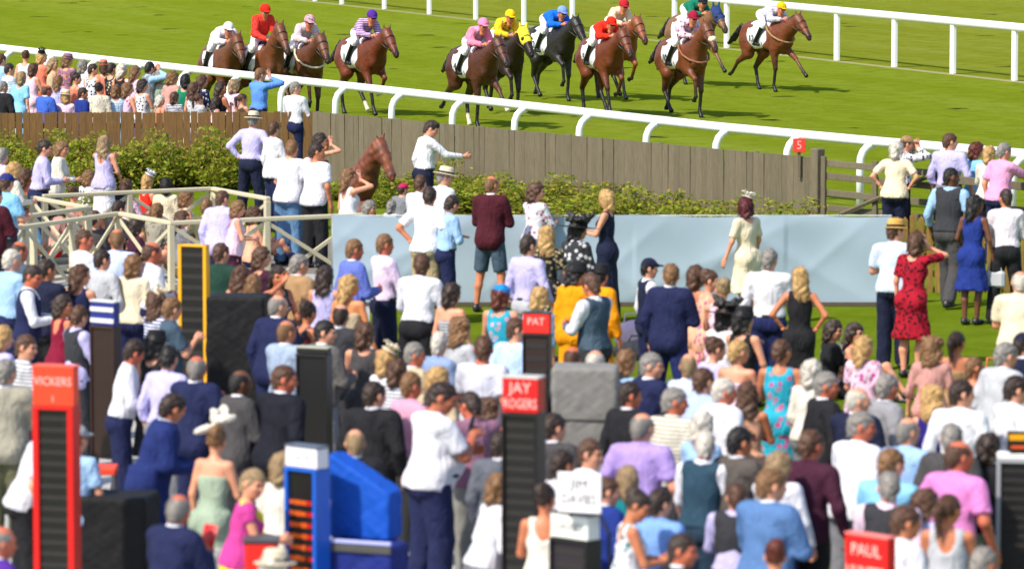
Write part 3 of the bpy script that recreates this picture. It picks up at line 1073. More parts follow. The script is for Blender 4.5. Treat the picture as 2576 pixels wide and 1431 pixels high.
# paving of the betting ring and round the viewing platform
m_, nt_, b_ = new_mat("paving")
tc_ = N(nt_, "ShaderNodeTexCoord")
nz_ = N(nt_, "ShaderNodeTexNoise", i_Scale=1.3, i_Detail=9.0, i_Roughness=0.7)
nt_.links.new(tc_.outputs['Object'], nz_.inputs[0])
nt_.links.new(ramp(nt_, nz_.outputs[0], [(0.3, (0.26, 0.26, 0.26)), (0.7, (0.46, 0.455, 0.44))]), b_.inputs['Base Color'])
b_.inputs['Roughness'].default_value = 0.85
bump(nt_, b_, nz_.outputs[0], 0.3, 0.02)
sheet("paving", [ground(-400, 690), ground(930, 690), ground(930, 860), ground(1180, 1180), ground(1500, 1330), ground(2100, 1560), ground(2900, 1900), ground(2900, 3200), ground(-700, 3200)], 0.004, m_)

m_, nt_, b_ = new_mat("gravel")
tc_ = N(nt_, "ShaderNodeTexCoord")
nz_ = N(nt_, "ShaderNodeTexNoise", i_Scale=9.0, i_Detail=9.0, i_Roughness=0.8)
nt_.links.new(tc_.outputs['Object'], nz_.inputs[0])
nt_.links.new(ramp(nt_, nz_.outputs[0], [(0.3, (0.10, 0.085, 0.065)), (0.7, (0.27, 0.245, 0.20))]), b_.inputs['Base Color'])
b_.inputs['Roughness'].default_value = 0.95
bump(nt_, b_, nz_.outputs[0], 0.8, 0.03)
sheet("gravel_path", [ground(-400, 585), ground(860, 600), ground(930, 690), ground(-400, 690)], 0.004, m_)
WHITE_PVC = plain("white_plastic_rail", (236, 238, 238), .35, .5, .04, 3.0)
# near running rail with goose-neck posts
rail = empty("running_rail", (near_w[5].x, near_w[5].y, 0))
tag(rail, "white running rail with curved goose-neck posts between crowd and galloping horses", "rail")
L0 = rail.location
b = MB()
b.tube([near_w[0] - nd_ * 70 - L0] + [p - L0 for p in near_w] + [near_w[-1] + nd_ * 20 - L0], 0.082, 12)
b.build("rail", WHITE_PVC, rail, True)
gap_x = [-260, -195, -92, 10, 113, 222, 335, 455, 580, 710, 848, 990, 1143, 1300, 1463, 1632, 1808, 1987, 2172, 2362, 2556, 2740]
def near_at(x):
    for (p, q), (wp, wq) in zip(zip(near_px, near_px[1:]), zip(near_w, near_w[1:])):
        if p[0] <= x <= q[0]:
            t = (x - p[0]) / (q[0] - p[0])
            return ground(x, p[1] + (q[1] - p[1]) * t, NEARZ)
    return near_w[-1]
b = MB()
q = nn
b.tube([q * -.26 + Vector((0, 0, 0)), q * -.26 + Vector((0, 0, .74)), q * -.25 + Vector((0, 0, .88)), q * -.20 + Vector((0, 0, .99)), q * -.12 + Vector((0, 0, 1.06)), q * -.01 + Vector((0, 0, 1.085))], .064, 12)
post_me = b.mesh("post", True)
for gx in gap_x:
    w = near_at(gx + 24)
    o = mesh_obj("post", post_me, WHITE_PVC, rail)
    o.location = Vector((w.x, w.y, 0)) - L0
for k_ in range(1, 30):
    o = mesh_obj("post", post_me, WHITE_PVC, rail)
    p_ = near_w[0] - nd_ * (2.3 * k_)
    o.location = Vector((p_.x, p_.y, 0)) - L0
for k_ in range(1, 9):
    o = mesh_obj("post", post_me, WHITE_PVC, rail)
    p_ = near_w[-1] + nd_ * (2.3 * k_ - .6)
    o.location = Vector((p_.x, p_.y, 0)) - L0
# far running rail, straight posts
FARZ = 1.30
far = empty("running_rail", (fb.x, fb.y, 0))
tag(far, "thick white running rail on straight posts on far side of the track", "rail")
b = MB()
pts = [Vector((fa.x, fa.y, FARZ)) - fd * 160, Vector((fa.x, fa.y, FARZ)), Vector((fb.x, fb.y, FARZ)), Vector((fb.x, fb.y, FARZ)) + fd * 30]
b.tube([p - far.location for p in pts], 0.105, 12)
b.build("rail", WHITE_PVC, far, True)
post_me = MB().box((0, 0, .62), (.175, .11, 1.24), rz=TRACK_A, bev=.02).mesh("post")
sp = None
for px_ in [860, 967, 1080, 1197, 1318, 1440, 1568, 1697, 1828, 1964, 2105, 2250, 2397, 2552, 2712]:
    w = ground(px_, 25 + .1136 * (px_ - 967))
    o = mesh_obj("post", post_me, WHITE_PVC, far)
    o.location = w - far.location

for k_ in range(1, 66):
    o = mesh_obj("post", post_me, WHITE_PVC, far)
    o.location = ground(860, 25 + .1136 * (860 - 967)) - fd * (2.45 * k_) - far.location
for k_ in range(1, 12):
    o = mesh_obj("post", post_me, WHITE_PVC, far)
    o.location = ground(2712, 25 + .1136 * (2712 - 967)) + fd * (2.45 * k_) - far.location
# weathered timber
def timber(name, c1, c2, scale=(1, 1, .15), dots=30.0):
    m, nt, b = new_mat(name)
    tc = N(nt, "ShaderNodeTexCoord")
    oi = N(nt, "ShaderNodeObjectInfo")
    mp = N(nt, "ShaderNodeMapping")
    mp.inputs['Scale'].default_value = scale
    nt.links.new(tc.outputs['Object'], mp.inputs[0])
    nt.links.new(oi.outputs['Location'], mp.inputs['Location'])
    n1 = N(nt, "ShaderNodeTexNoise", i_Scale=dots, i_Detail=6.0, i_Roughness=0.7)
    nt.links.new(mp.outputs[0], n1.inputs[0])
    ca = ramp(nt, n1.outputs[0], [(0.3, c1), (0.7, c2)])
    hs = N(nt, "ShaderNodeHueSaturation")
    mr = N(nt, "ShaderNodeMapRange")
    mr.inputs[3].default_value, mr.inputs[4].default_value = 0.90, 1.09
    nt.links.new(oi.outputs['Random'], mr.inputs[0])
    nt.links.new(mr.outputs[0], hs.inputs['Value'])
    nt.links.new(ca, hs.inputs['Color'])
    nt.links.new(hs.outputs[0], b.inputs['Base Color'])
    b.inputs['Roughness'].default_value = 0.9
    bump(nt, b, n1.outputs[0], 0.5, 0.02)
    return m
GREYWOOD = timber("grey_timber", lin((92, 84, 66)), lin((112, 103, 82)))
TANWOOD = timber("tan_timber", lin((100, 72, 38)), lin((124, 92, 50)))
OCHRE = timber("ochre_timber", lin((108, 82, 34)), lin((150, 120, 54)))
def paling(name, label, pa, pb, h, w, gap, mat, jitter=.0, postgap=2.4, thick=.02, rails=(.25, .8), postmat=None, point=False):
    pa, pb = Vector((pa.x, pa.y, 0)), Vector((pb.x, pb.y, 0))
    L = (pb - pa).length
    d = (pb - pa).normalized()
    ang = math.atan2(d.y, d.x)
    root = empty(name, pa)
    tag(root, label, "fence")
    n = int(L / (w + gap))
    b = MB()
    b.box((0, 0, h / 2), (w, thick, h), rz=ang, bev=.0012)
    if point:
        q_ = Matrix.Rotation(ang, 3, 'Z')
        b.v += [tuple(q_ @ Vector(p)) for p in ((-w / 2 * .9, -thick * .4, h), (w / 2 * .9, -thick * .4, h), (0, 0, h + .05))]
        k = len(b.v)
        b.f.append((k - 3, k - 2, k - 1))
    me = b.mesh("board")
    r = random.Random(int(L * 100))
    for i in range(n + 1):
        o = mesh_obj("board", me, mat, root)
        o.location = d * (i * (w + gap) + w / 2) + Vector((-d.y, d.x, 0)) * r.uniform(-.002, .002)
        o.scale = (1, 1, 1 + r.uniform(-jitter, jitter))
        o.rotation_euler = (0, r.uniform(-.01, .01), 0)
    nrm = Vector((-d.y, d.x, 0))
    for hh in rails:
        bb = MB().box(d * L / 2 + nrm * (thick / 2 + .024) + Vector((0, 0, h * hh)), (L, .04, .09), rz=ang, bev=.004)
        bb.build("rail", mat, root)
    pm = MB().box((0, 0, h * .5), (.09, .09, h), rz=ang, bev=.006).mesh("post")
    for i in range(int(L / postgap) + 1):
        o = mesh_obj("post", pm, postmat or mat, root)
        o.location = d * min(i * postgap + .05, L) + nrm * (thick / 2 + .094)
    return root, d, ang
WALLH = 1.25
wa, wb_ = ground(787, 281, WALLH), ground(2040, 396, WALLH)
wall, wdir, wang = paling("board_fence", "long grey close-boarded timber fence in front of the running rail", wa, wb_, WALLH, .140, .0008, GREYWOOD, .002)
ba, bb_ = ground(-420, 285, 1.2), ground(782, 282, 1.2)
paling("paling_fence", "brown paling fence in front of the dense crowd at left", ba, bb_, 1.2, .12, .006, TANWOOD, .012)
ra, rb_ = ground(2246, 548, 1.05), ground(2640, 548, 1.05)
paling("paling_fence", "ochre paling fence behind the people at right beside the blue sheeting", ra, rb_, 1.05, .085, .035, OCHRE, .05, point=True)
# field gate and post and rail fence continuing the board fence
g0 = Vector((wb_.x, wb_.y, 0)) + wdir * .16
gate = empty("field_gate", g0)
tag(gate, "grey wooden field gate with horizontal bars at end of board fence", "gate")
GP = MB().box((0, 0, .70), (.17, .17, 1.40), rz=wang, bev=.015)
GP.build("gate_post", GREYWOOD, gate)
for zz in (.25, .48, .72, .98, 1.18):
    MB().box(wdir * 1.45 + Vector((0, 0, zz)), (2.65, .05, .10), rz=wang, bev=.006).build("bar", GREYWOOD, gate)
for tt in (.20, 1.4, 2.72):
    MB().box(wdir * tt + Vector((-wdir.y, wdir.x, 0)) * -.05 + Vector((0, 0, .68)), (.10, .045, 1.22), rz=wang, bev=.006).build("upright", GREYWOOD, gate)
MB().tube([wdir * .2 + Vector((wdir.y, -wdir.x, 0)) * .1 + Vector((0, 0, .25)), wdir * 2.7 + Vector((wdir.y, -wdir.x, 0)) * .1 + Vector((0, 0, 1.15))], .035, 6).build("brace", GREYWOOD, gate)
pr = empty("post_and_rail_fence", g0 + wdir * 2.95)
tag(pr, "grey post and rail fence behind the spectators at far right", "fence")
pm = MB().box((0, 0, .66), (.15, .15, 1.32), rz=wang, bev=.012).mesh("post")
for i in range(6):
    o = mesh_obj("post", pm, GREYWOOD, pr)
    o.location = wdir * (i * 2.2)
for zz in (.35, .75, 1.12):
    MB().box(wdir * 5.5 + Vector((wdir.y, -wdir.x, 0)) * .10 + Vector((0, 0, zz)), (11.2, .04, .12), rz=wang, bev=.006).build("rail", GREYWOOD, pr)
sg_ = g0 - wdir * .42 + Vector((0, 0, 1.40))
o = MB().box((0, 0, 0), (.20, .02, .22), bev=.005).build("warning_sign", plain("sign_red", (226, 60, 44), .5))
o.location = sg_ + Vector((-.02, -.12, 0.03)); tag(o, "small red square sign on top of the board fence by the gate post", "sign")
t_ = mesh_obj("lettering", text_mesh("5", .19), plain("sign_letter", (244, 170, 160), .5), o)
t_.rotation_euler = (math.pi / 2, 0, 0); t_.location = (0, -.0125, 0)
so = MB().box((0, .04, -.2), (.05, .05, .6), bev=.004).build("sign_post", GREYWOOD, o)

# light blue sheeting
m_, nt_, b_ = new_mat("blue_sheeting")
tc_ = N(nt_, "ShaderNodeTexCoord")
nz_ = N(nt_, "ShaderNodeTexNoise", i_Scale=1.2, i_Detail=6.0)
nt_.links.new(tc_.outputs['Object'], nz_.inputs[0])
nt_.links.new(ramp(nt_, nz_.outputs[0], [(0.3, lin((150, 168, 182))), (0.7, lin((160, 178, 192)))]), b_.inputs['Base Color'])
b_.inputs['Roughness'].default_value = 0.9
b_.inputs['Specular IOR Level'].default_value = 0.1
pL, pR = ground(838, 770), ground(2242, 770)
bn = empty("banner", pL)
tag(bn, "long pale blue fabric sheeting stretched along posts in front of the hedge", "banner")
W_, H_ = pR.x - pL.x, 1.235
nx_, nz2 = 240, 26
X, Z = np.meshgrid(np.linspace(0, W_, nx_ + 1), np.linspace(0, 1, nz2 + 1), indexing='ij')
per = 2.05
u_ = (X % per) / per
sag = .035 * np.sin(np.pi * u_) ** 2
crs = lambda a: (1 - np.abs(np.sin(a))) ** 3
Y = (.010 * np.sin(X * 2.6 + Z * 5.5) - .030 * crs(X * .72 - Z * 1.9 + .4) - .022 * crs(X * 1.13 + Z * 2.4 + 1.1) - .014 * crs(X * 2.3 - Z * 3.1 + 2) + .012 * np.sin(X * 1.15 + 5 * Z * (.4 + .6 * u_))) * np.sin(np.pi * np.clip(Z * .97 + .02, 0, 1)) ** .5
ZZ = Z * (H_ - sag) + .012
V = np.stack([X, Y, ZZ], -1).reshape(-1, 3)
I = np.arange((nx_ + 1) * (nz2 + 1)).reshape(nx_ + 1, nz2 + 1)
F = np.stack([I[:-1, :-1], I[1:, :-1], I[1:, 1:], I[:-1, 1:]], -1).reshape(-1, 4)
V2 = V + np.array([0, .006, 0])
fab = mesh_obj("fabric", arrays_to_mesh("fabric", *join_arrays([(V, F), (V2, F[:, ::-1])])), m_, bn)
pm = MB().tube([(0, 0, 0), (0, 0, H_ + .01)], .025, 8).mesh("post", True)
for i in range(int(W_ / per) + 1):
    o = mesh_obj("post", pm, plain("steel_post", (120, 120, 118), .4), bn)
    o.location = (i * per, .05, 0)
MB().tube([(0, .02, H_), (W_, .02, H_)], .008, 6).build("top_rope", plain("rope", (210, 214, 214), .6), bn)
MB().box((W_ / 2, -.05, .03), (W_, .03, .06), bev=.004).build("ground_board", plain("dark_board", (84, 74, 58), .8), bn)

# viewing platform balustrade in cream painted timber
CREAM = plain("cream_paint", (196, 186, 156), .55, .4, .10, 4.0)
def balustrade(label, pts, z=1.05, every=1.35):
    W = [ground(x, y, z) for x, y in pts]
    W = [Vector((w.x, w.y, 0)) for w in W]
    root = empty("balustrade", W[0])
    tag(root, label, "railing", "cream railings of the viewing platform")
    for k in range(len(W) - 1):
        a, c = W[k] - W[0], W[k + 1] - W[0]
        L = (c - a).length
        d = (c - a).normalized()
        ang = math.atan2(d.y, d.x)
        MB().box((a + c) / 2 + Vector((0, 0, z - .03)), (L + .07, .085, .06), rz=ang, bev=.012).build("handrail", CREAM, root)
        n = max(1, round(L / every))
        for i in range(n + (1 if k == len(W) - 2 else 0)):
            MB().box(a + d * (L * i / n) + Vector((0, 0, (z - .06) / 2)), (.085, .085, z - .06), rz=ang, bev=.008).build("post", CREAM, root)
        off = Vector((-d.y, d.x, 0)) * .016
        for i in range(n):
            p0, p1 = a + d * (L * i / n + .04), a + d * (L * (i + 1) / n - .04)
            for s_, (za, zb) in ((1, (.10, z - .10)), (-1, (z - .10, .10))):
                pa_, pb2 = p0 + Vector((0, 0, za)), p1 + Vector((0, 0, zb))
                dv = (pb2 - pa_)
                q_ = dv.to_track_quat('X', 'Z').to_matrix()
                MB().box((pa_ + pb2) / 2 + off * s_, (dv.length, .030, .055), mat=q_, bev=.005).build("brace", CREAM, root)
        MB().box((a + c) / 2 + Vector((0, 0, .07)), (L - .09, .05, .05), rz=ang, bev=.006).build("bottom_rail", CREAM, root)
    return root
balustrade("cream crossed-brace railing nearest the stands, its right end before the blue sheeting", [(-60, 583), (298, 532), (430, 556), (905, 536)])
balustrade("cream railing behind with sharp corner at left, beside the man in sky blue shirt", [(-60, 556), (222, 518), (84, 493)], every=1.5)
balustrade("rearmost cream railing at the foot of the leafy shrubs", [(112, 489), (534, 470), (672, 495)], every=1.5)

# shrubs
def leaf_mat(name, stops):
    m, nt, b = new_mat(name)
    ge = N(nt, "ShaderNodeNewGeometry")
    nt.links.new(ramp(nt, ge.outputs['Random Per Island'], stops), b.inputs['Base Color'])
    b.inputs['Roughness'].default_value = 0.6
    b.inputs['Specular IOR Level'].default_value = 0.3
    tr = N(nt, "ShaderNodeBsdfTranslucent")
    nt.links.new(ramp(nt, ge.outputs['Random Per Island'], stops), tr.inputs[0])
    mx = N(nt, "ShaderNodeMixShader")
    mx.inputs[0].default_value = 0.45
    nt.links.new(b.outputs[0], mx.inputs[1]); nt.links.new(tr.outputs[0], mx.inputs[2])
    nt.links.new(mx.outputs[0], nt.nodes['Material Output'].inputs[0])
    return m
LEAF = leaf_mat("shrub_leaves", [(0.0, (0.12, 0.18, 0.016)), (0.35, (0.24, 0.31, 0.020)), (0.65, (0.35, 0.38, 0.028)), (0.84, (0.42, 0.36, 0.05)), (1.0, (0.34, 0.20, 0.07))])
BARK = plain("bark", (92, 74, 52), .9, .2, .3, 20)
def leaves_mesh(seed, rx_, ry_, h, n, size):
    r = np.random.default_rng(seed)
    ns = 26
    stems_a = r.uniform(0, 2 * math.pi, ns); stems_r = np.sqrt(r.uniform(0, 1, ns))
    sx, sy = np.cos(stems_a) * stems_r * rx_ * .75, np.sin(stems_a) * stems_r * ry_ * .75
    hh = h * r.uniform(.35, 1.15, ns) * (1 - .35 * stems_r ** 2)
    k = r.integers(0, ns, n)
    t = r.uniform(0.06, 1, n) ** .8
    spread = (.10 + .20 * np.sin(np.pi * np.clip(t, 0, 1) ** .8)) * h * .55
    P = np.stack([sx[k] * (1 + .35 * t) + r.normal(0, 1, n) * spread, sy[k] * (1 + .35 * t) + r.normal(0, 1, n) * spread * .8, hh[k] * t + r.normal(0, .03, n)], -1)
    P[:, 2] = np.maximum(P[:, 2], .02)
    D = r.normal(0, 1, (n, 3)); D[:, 2] = np.abs(D[:, 2]) * .8 + .2
    D /= np.linalg.norm(D, axis=1)[:, None]
    S_ = np.cross(D, r.normal(0, 1, (n, 3))); S_ /= np.linalg.norm(S_, axis=1)[:, None]
    L = size * r.uniform(.6, 1.4, n)[:, None]
    Wd = L * r.uniform(.22, .4, n)[:, None]
    v = np.stack([P, P + D * L * .5 + S_ * Wd, P + D * L, P + D * L * .5 - S_ * Wd], 1).reshape(-1, 3)
    v[:, 2] = np.maximum(v[:, 2], .005)
    f = np.arange(n * 4).reshape(n, 4)
    me = arrays_to_mesh("foliage", v, f)
    b = MB()
    for i in range(ns):
        b.tube([(sx[i] * .35, sy[i] * .35, 0), (sx[i] * .8, sy[i] * .8, hh[i] * .45), (sx[i] * 1.25, sy[i] * 1.25, hh[i] * .92)], [.014, .010, .004], 5)
    return me, b.mesh("stem", True)
SHRUB = [leaves_mesh(11 + i, 1.0, .55, 1.0, 4200, .068) for i in range(4)]
def shrub(p, w, d, h, label, i):
    root = empty("shrub", (p.x, p.y, 0), rng.uniform(-.2, .2))
    fo, st = SHRUB[i % 4]
    root.scale = (w, d, h)
    mesh_obj("foliage", fo, LEAF, root)
    mesh_obj("stem", st, BARK, root)
    tag(root, label, "shrub", "shrubs along the fences")
left_sh = [(-10, 455, 1.25, "leftmost shrub below the crowd, cut by the left photo edge"), (95, 462, 1.15, "second shrub from left, behind the dark haired man in lavender shirt"),
           (205, 470, 1.0, "shrub between the white cardigan woman and the brown fence"), (300, 470, .95, "low shrub behind the woman with long light brown hair"),
           (395, 468, 1.05, "bright green shrub left of centre above the rearmost cream railing"), (480, 472, 1.15, "tall leafy shrub above the corner of the rearmost cream railing"),
           (565, 470, 1.12, "shrub just left of the man in panama hat"), (250, 560, .75, "darker low shrub among people behind cream railing at left"), (160, 555, .6, "small dark shrub beside woman in bare-shouldered top")]
for i, (px_, py_, hh, lb) in enumerate(left_sh):
    shrub(ground(px_, py_), 1.05 + .1 * (i % 3), 1.5, hh * (.74 + .16 * (i * 7 % 3) / 2), lb, i)
for i in range(13):
    t = i / 12
    px_ = 1165 + (2245 - 1165) * t
    wpt = Vector((wb_.x, wb_.y, 0)) + wdir * -((2045 - px_) / (2045 - 787) * (wb_ - wa).length) if px_ < 2045 else g0 + wdir * ((px_ - 2050) / 58)
    p = Vector((wpt.x, wpt.y, 0)) + Vector((wdir.y, -wdir.x, 0)) * 1.0
    where = ["left end", "second", "third", "fourth", "fifth", "sixth", "middle", "eighth", "ninth", "tenth", "eleventh", "twelfth", "right end"][i]
    shrub(p, 1.25, 1.6, .50 + .17 * math.sin(i * 2.1) + .10 * (i % 2), "low shrub in the hedge under the grey board fence, " + where + (" from left" if 0 < i < 12 and i != 6 else " of the row"), i + 1)
# hedge-foot herbs below the board fence left of the hedge
for i, (px_, py_, hh, lb) in enumerate([(905, 500, .35, "low weeds at the foot of horse-head sculpture"), (1010, 520, .3, "weeds below grey board fence beside the pink cap")]):
    shrub(ground(px_, py_), .9, 1.0, hh, lb, i)
# ------------------------------------------------------------------ race horses and jockeys
LEGS = {
 'A': dict(fl=[(.42, .15, 1.02), (.84, .14, .78), (1.15, .13, .50), (1.25, .13, .42)], fr=[(.40, -.15, .98), (.44, -.13, .54), (.38, -.13, .15), (.44, -.13, .045)],
           hl=[(-.60, .15, 1.12), (-.40, .16, .86), (-.70, .14, .52), (-.60, .13, .16), (-.54, .13, .045)], hr=[(-.62, -.15, 1.12), (-.58, -.16, .84), (-1.00, -.14, .64), (-1.24, -.13, .38), (-1.33, -.13, .33)]),
 'B': dict(fl=[(.42, .15, 1.0), (.70, .14, .80), (.52, .13, .48), (.40, .13, .46)], fr=[(.40, -.15, 1.0), (.62, -.14, .60), (.72, -.13, .20), (.80, -.13, .10)],
           hl=[(-.60, .15, 1.12), (-.36, .16, .88), (-.46, .14, .50), (-.16, .13, .22), (-.08, .13, .13)], hr=[(-.62, -.15, 1.12), (-.44, -.16, .86), (-.76, -.14, .54), (-.70, -.13, .17), (-.64, -.13, .045)]),
 'C': dict(fl=[(.42, .15, 1.0), (.50, .14, .56), (.46, .13, .16), (.52, .13, .045)], fr=[(.42, -.15, 1.02), (.76, -.14, .82), (.80, -.13, .46), (.72, -.13, .38)],
           hl=[(-.60, .15, 1.12), (-.52, .16, .86), (-.90, .14, .56), (-.98, .13, .20), (-1.04, .13, .11)], hr=[(-.62, -.15, 1.12), (-.42, -.16, .88), (-.60, -.14, .52), (-.40, -.13, .20), (-.32, -.13, .12)])}
def horse_sdf(pose, up=0.0):
    """up raises the head; faces +X"""
    S = SDF()
    S.ell((-.05, 0, 1.235), (.66, .265, .315), 0)
    S.ell((.42, 0, 1.20), (.30, .235, .34), .15)
    S.ell((-.58, 0, 1.30), (.38, .265, .29), .15)
    S.ell((-.62, .12, 1.14), (.27, .13, .28), .08); S.ell((-.62, -.12, 1.14), (.27, .13, .28), .08)
    S.ell((.40, .14, 1.12), (.20, .11, .28), .07); S.ell((.40, -.14, 1.12), (.20, .11, .28), .07)
    S.cone((.12, 0, 1.50), (.40, 0, 1.50), .075, .085, .12)
    for sg in (-1, 1):      # muscle: shoulder blade, triceps, loin, thigh, stifle, flank hollow
        S.ell((.30, sg * .20, 1.28), (.13, .07, .22), .04); S.ell((.22, sg * .215, 1.08), (.14, .06, .12), .035)
        S.ell((-.42, sg * .17, 1.42), (.20, .09, .10), .04); S.ell((-.70, sg * .20, 1.16), (.15, .08, .25), .04); S.ell((-.48, sg * .215, 1.02), (.11, .06, .13), .035)
        S.ell((.66, sg * .09, 1.16), (.10, .10, .16), .04)
        S.carve((-.36, sg * .33, 1.12), (.08, .07, .20)); S.carve((.10, sg * .345, 1.25), (.05, .08, .22))
    P0, P1 = A3(.52, 0, 1.34), A3(1.00 - up * .12, 0, 1.74 + up * .16)
    S.cone(P0, P1, .225, .125, .10)
    S.cone(A3(.50, 0, 1.18), A3(.96 - up * .12, 0, 1.62 + up * .16), .16, .095, .10)
    hd = A3(.40 - up * .02, 0, -.40 - up * .02)
    pl = P1 + A3(.05, 0, .05)
    mz = pl + hd
    S.cone(pl, pl + hd * .45, .115, .098, .05)
    S.cone(pl + hd * .40, mz, .092, .064, .03)
    S.ell(pl + hd * .30 + A3(-.035, 0, -.05), (.135, .082, .115), .05)
    S.cone(mz + A3(-.01, 0, 0), mz + A3(.015, 0, -.05), .058, .050, .03)
    S.carve(mz + A3(.05, .035, .0), (.020, .016, .020)); S.carve(mz + A3(.05, -.035, .0), (.020, .016, .020))
    for sg in (-1, 1):
        S.cone(pl + A3(-.02, sg * .055, .06), pl + A3(.0, sg * .075, .19), .032, .010, .02)
        S.ell(pl + hd * .36 + A3(.045, sg * .078, .04), (.028, .018, .024), .012)
    L = LEGS[pose]
    for k in ('fl', 'fr'):
        e, kn, fe, ho = [np.array(p) for p in L[k]]
        S.cone(e, kn, .105, .052, .06); S.ell(kn, (.055, .050, .062), .02); S.cone(kn, fe, .040, .034, .02); S.ell(fe, (.042, .040, .042), .015)
        S.cone(fe, ho, .036, .044, .015); S.cone(ho, ho + (ho - fe) * .30 + A3(.01, 0, -.01), .046, .052, .008, True)
    for k in ('hl', 'hr'):
        h_, st, hk, fe, ho = [np.array(p) for p in L[k]]
        S.cone(h_, st, .19, .135, .08); S.cone(st, hk, .115, .055, .06); S.ell(hk, (.060, .048, .068), .02); S.cone(hk, fe, .044, .036, .02); S.ell(fe, (.043, .040, .043), .015)
        S.cone(fe, ho, .037, .045, .015); S.cone(ho, ho + (ho - fe) * .30 + A3(.01, 0, -.01), .047, .053, .008, True)
    return S, P0, P1, pl, hd, mz
HM = {}
def coat_mat(col, socks):
    key = ('coat', col, socks)
    if key not in MATS:
        m, nt, b = new_mat("horse_coat")
        at = N(nt, "ShaderNodeAttribute", attribute_name="points")
        tc = N(nt, "ShaderNodeTexCoord")
        n1 = N(nt, "ShaderNodeTexNoise", i_Scale=4.0, i_Detail=4.0)
        nt.links.new(tc.outputs['Object'], n1.inputs[0])
        base = rgb(col)
        c = mixcol(nt, n1.outputs[0], tuple(v * .38 for v in base), tuple(v * 1.5 for v in base))
        c = mixcol(nt, at.outputs['Fac'], c, (0.012, 0.010, 0.009))
        if socks:
            a2 = N(nt, "ShaderNodeAttribute", attribute_name="socks")
            c = mixcol(nt, a2.outputs['Fac'], c, (0.62, 0.56, 0.44))
        nt.links.new(c, b.inputs['Base Color'])
        b.inputs['Roughness'].default_value = 0.46
        b.inputs['Specular IOR Level'].default_value = 0.38
        n2 = N(nt, "ShaderNodeTexNoise", i_Scale=5.0, i_Detail=5.0, i_Roughness=0.55)
        nt.links.new(tc.outputs['Object'], n2.inputs[0])
        bump(nt, b, n2.outputs[0], 0.6, 0.06)
        MATS[key] = m
    return MATS[key]
def horse_parts(pose, up):
    if (pose, up) in HM:
        return HM[(pose, up)]
    S, P0, P1, pl, hd, mz = horse_sdf(pose, up)
    v, f = S.arrays(.021)
    me = arrays_to_mesh("body", v, f)
    dk = np.clip((.80 - v[:, 2]) / .34, 0, 1)
    dk = np.maximum(dk, np.clip(1 - np.linalg.norm(v - mz, axis=1) / .16, 0, 1) * 1.3)
    a = me.attributes.new("points", 'FLOAT', 'POINT'); a.data.foreach_set('value', np.clip(dk, 0, 1).astype(np.float32))
    so = np.zeros(len(v))
    for k in ('fl', 'hl'):
        pts = [np.array(p) for p in LEGS[pose][k]]
        so = np.maximum(so, np.clip((.20 - SDF.d_cone(v, pts[-2], pts[-1], .07, .07)) * 20 - 3.2, 0, 1) * (SDF.d_cone(v, pts[-2], pts[-1], .06, .06) < .02))
    a = me.attributes.new("socks", 'FLOAT', 'POINT'); a.data.foreach_set('value', so.astype(np.float32))
    # mane and tail
    M = SDF()
    for i in range(9):
        t = i / 8
        c = P0 * (1 - t) + P1 * t + A3(-.07 - .02 * t, 0, .17 - .06 * t)
        M.cone(c, c + A3(-.10, .05, -.06), .038, .016, .02)
    M.cone(pl + A3(.02, 0, .07), pl + A3(.11, 0, .0), .03, .015, .02)
    M.wrinkle(.006, 70)
    T = SDF()
    tp = [A3(-.92, 0, 1.42), A3(-1.06, 0, 1.44), A3(-1.22, .02, 1.30), A3(-1.42, .03, 1.14), A3(-1.60, .02, 1.02)]
    for i in range(4):
        T.cone(tp[i], tp[i + 1], (.04, .05, .075, .07)[i], (.05, .075, .07, .03)[i], .03)
    T.wrinkle(.012, 45)
    # saddle cloth: a skin over the trunk
    C = SDF()
    C.ell((-.06, 0, 1.235), (.70, .312, .350), 0); C.cone((.12, 0, 1.50), (.40, 0, 1.50), .095, .10, .12); C.ell((-.58, 0, 1.30), (.39, .28, .30), .15)
    C.cut((.22, 0, 1.5), (1, 0, .42)); C.cut((-.46, 0, 1.4), (-1, 0, .05)); C.cut((0, 0, .985), (.10, 0, -1))
    Sd = SDF()
    Sd.cone((-.16, 0, 1.575), (.14, 0, 1.600), .075, .06, 0); Sd.ell((-.20, 0, 1.60), (.10, .10, .05), .04)
    for sg in (-1, 1):
        Sd.cone((.02, sg * .10, 1.58), (.06, sg * .295, 1.34), .045, .03, .03)
    HM[(pose, up)] = dict(body=me, mane=M.mesh("mane", .018), tail=T.mesh("tail", .02), cloth=C.mesh("saddle_cloth", .02), saddle=Sd.mesh("saddle", .02), P0=P0, P1=P1, pl=pl, hd=hd, mz=mz)
    # bridle
    b = MB()
    for sg in (-1, 1):
        b.tube([pl + A3(-.03, sg * .095, .02), pl + hd * .40 + A3(-.05, sg * .100, -.02), pl + hd * .86 + A3(-.02, sg * .068, -.02)], .010, 6)
    ring = []
    for t, rr in ((.62, .086), (.30, .118)):
        c = pl + hd * t
        n_ = hd / np.linalg.norm(hd)
        up_ = np.cross(n_, A3(0, 1, 0))
        ring.append([c + (math.cos(a) * A3(0, 1, 0) * rr * .88 + math.sin(a) * up_ * rr) for a in np.linspace(0, 2 * math.pi, 13)])
    for rg in ring:
        b.tube(rg, .010, 6, False)
    HM[(pose, up)]['bridle'] = b.mesh("bridle", True)
    r_ = MB()
    bit = pl + hd * .86 + A3(-.02, 0, -.02)
    for sg in (-1, 1):
        r_.tube([bit + A3(0, sg * .07, 0), A3(.80, sg * .15, 1.62), A3(.60, sg * .07, 1.66)], .008, 6)
    HM[(pose, up)]['reins'] = r_.mesh("reins", True)
    bp = MB()
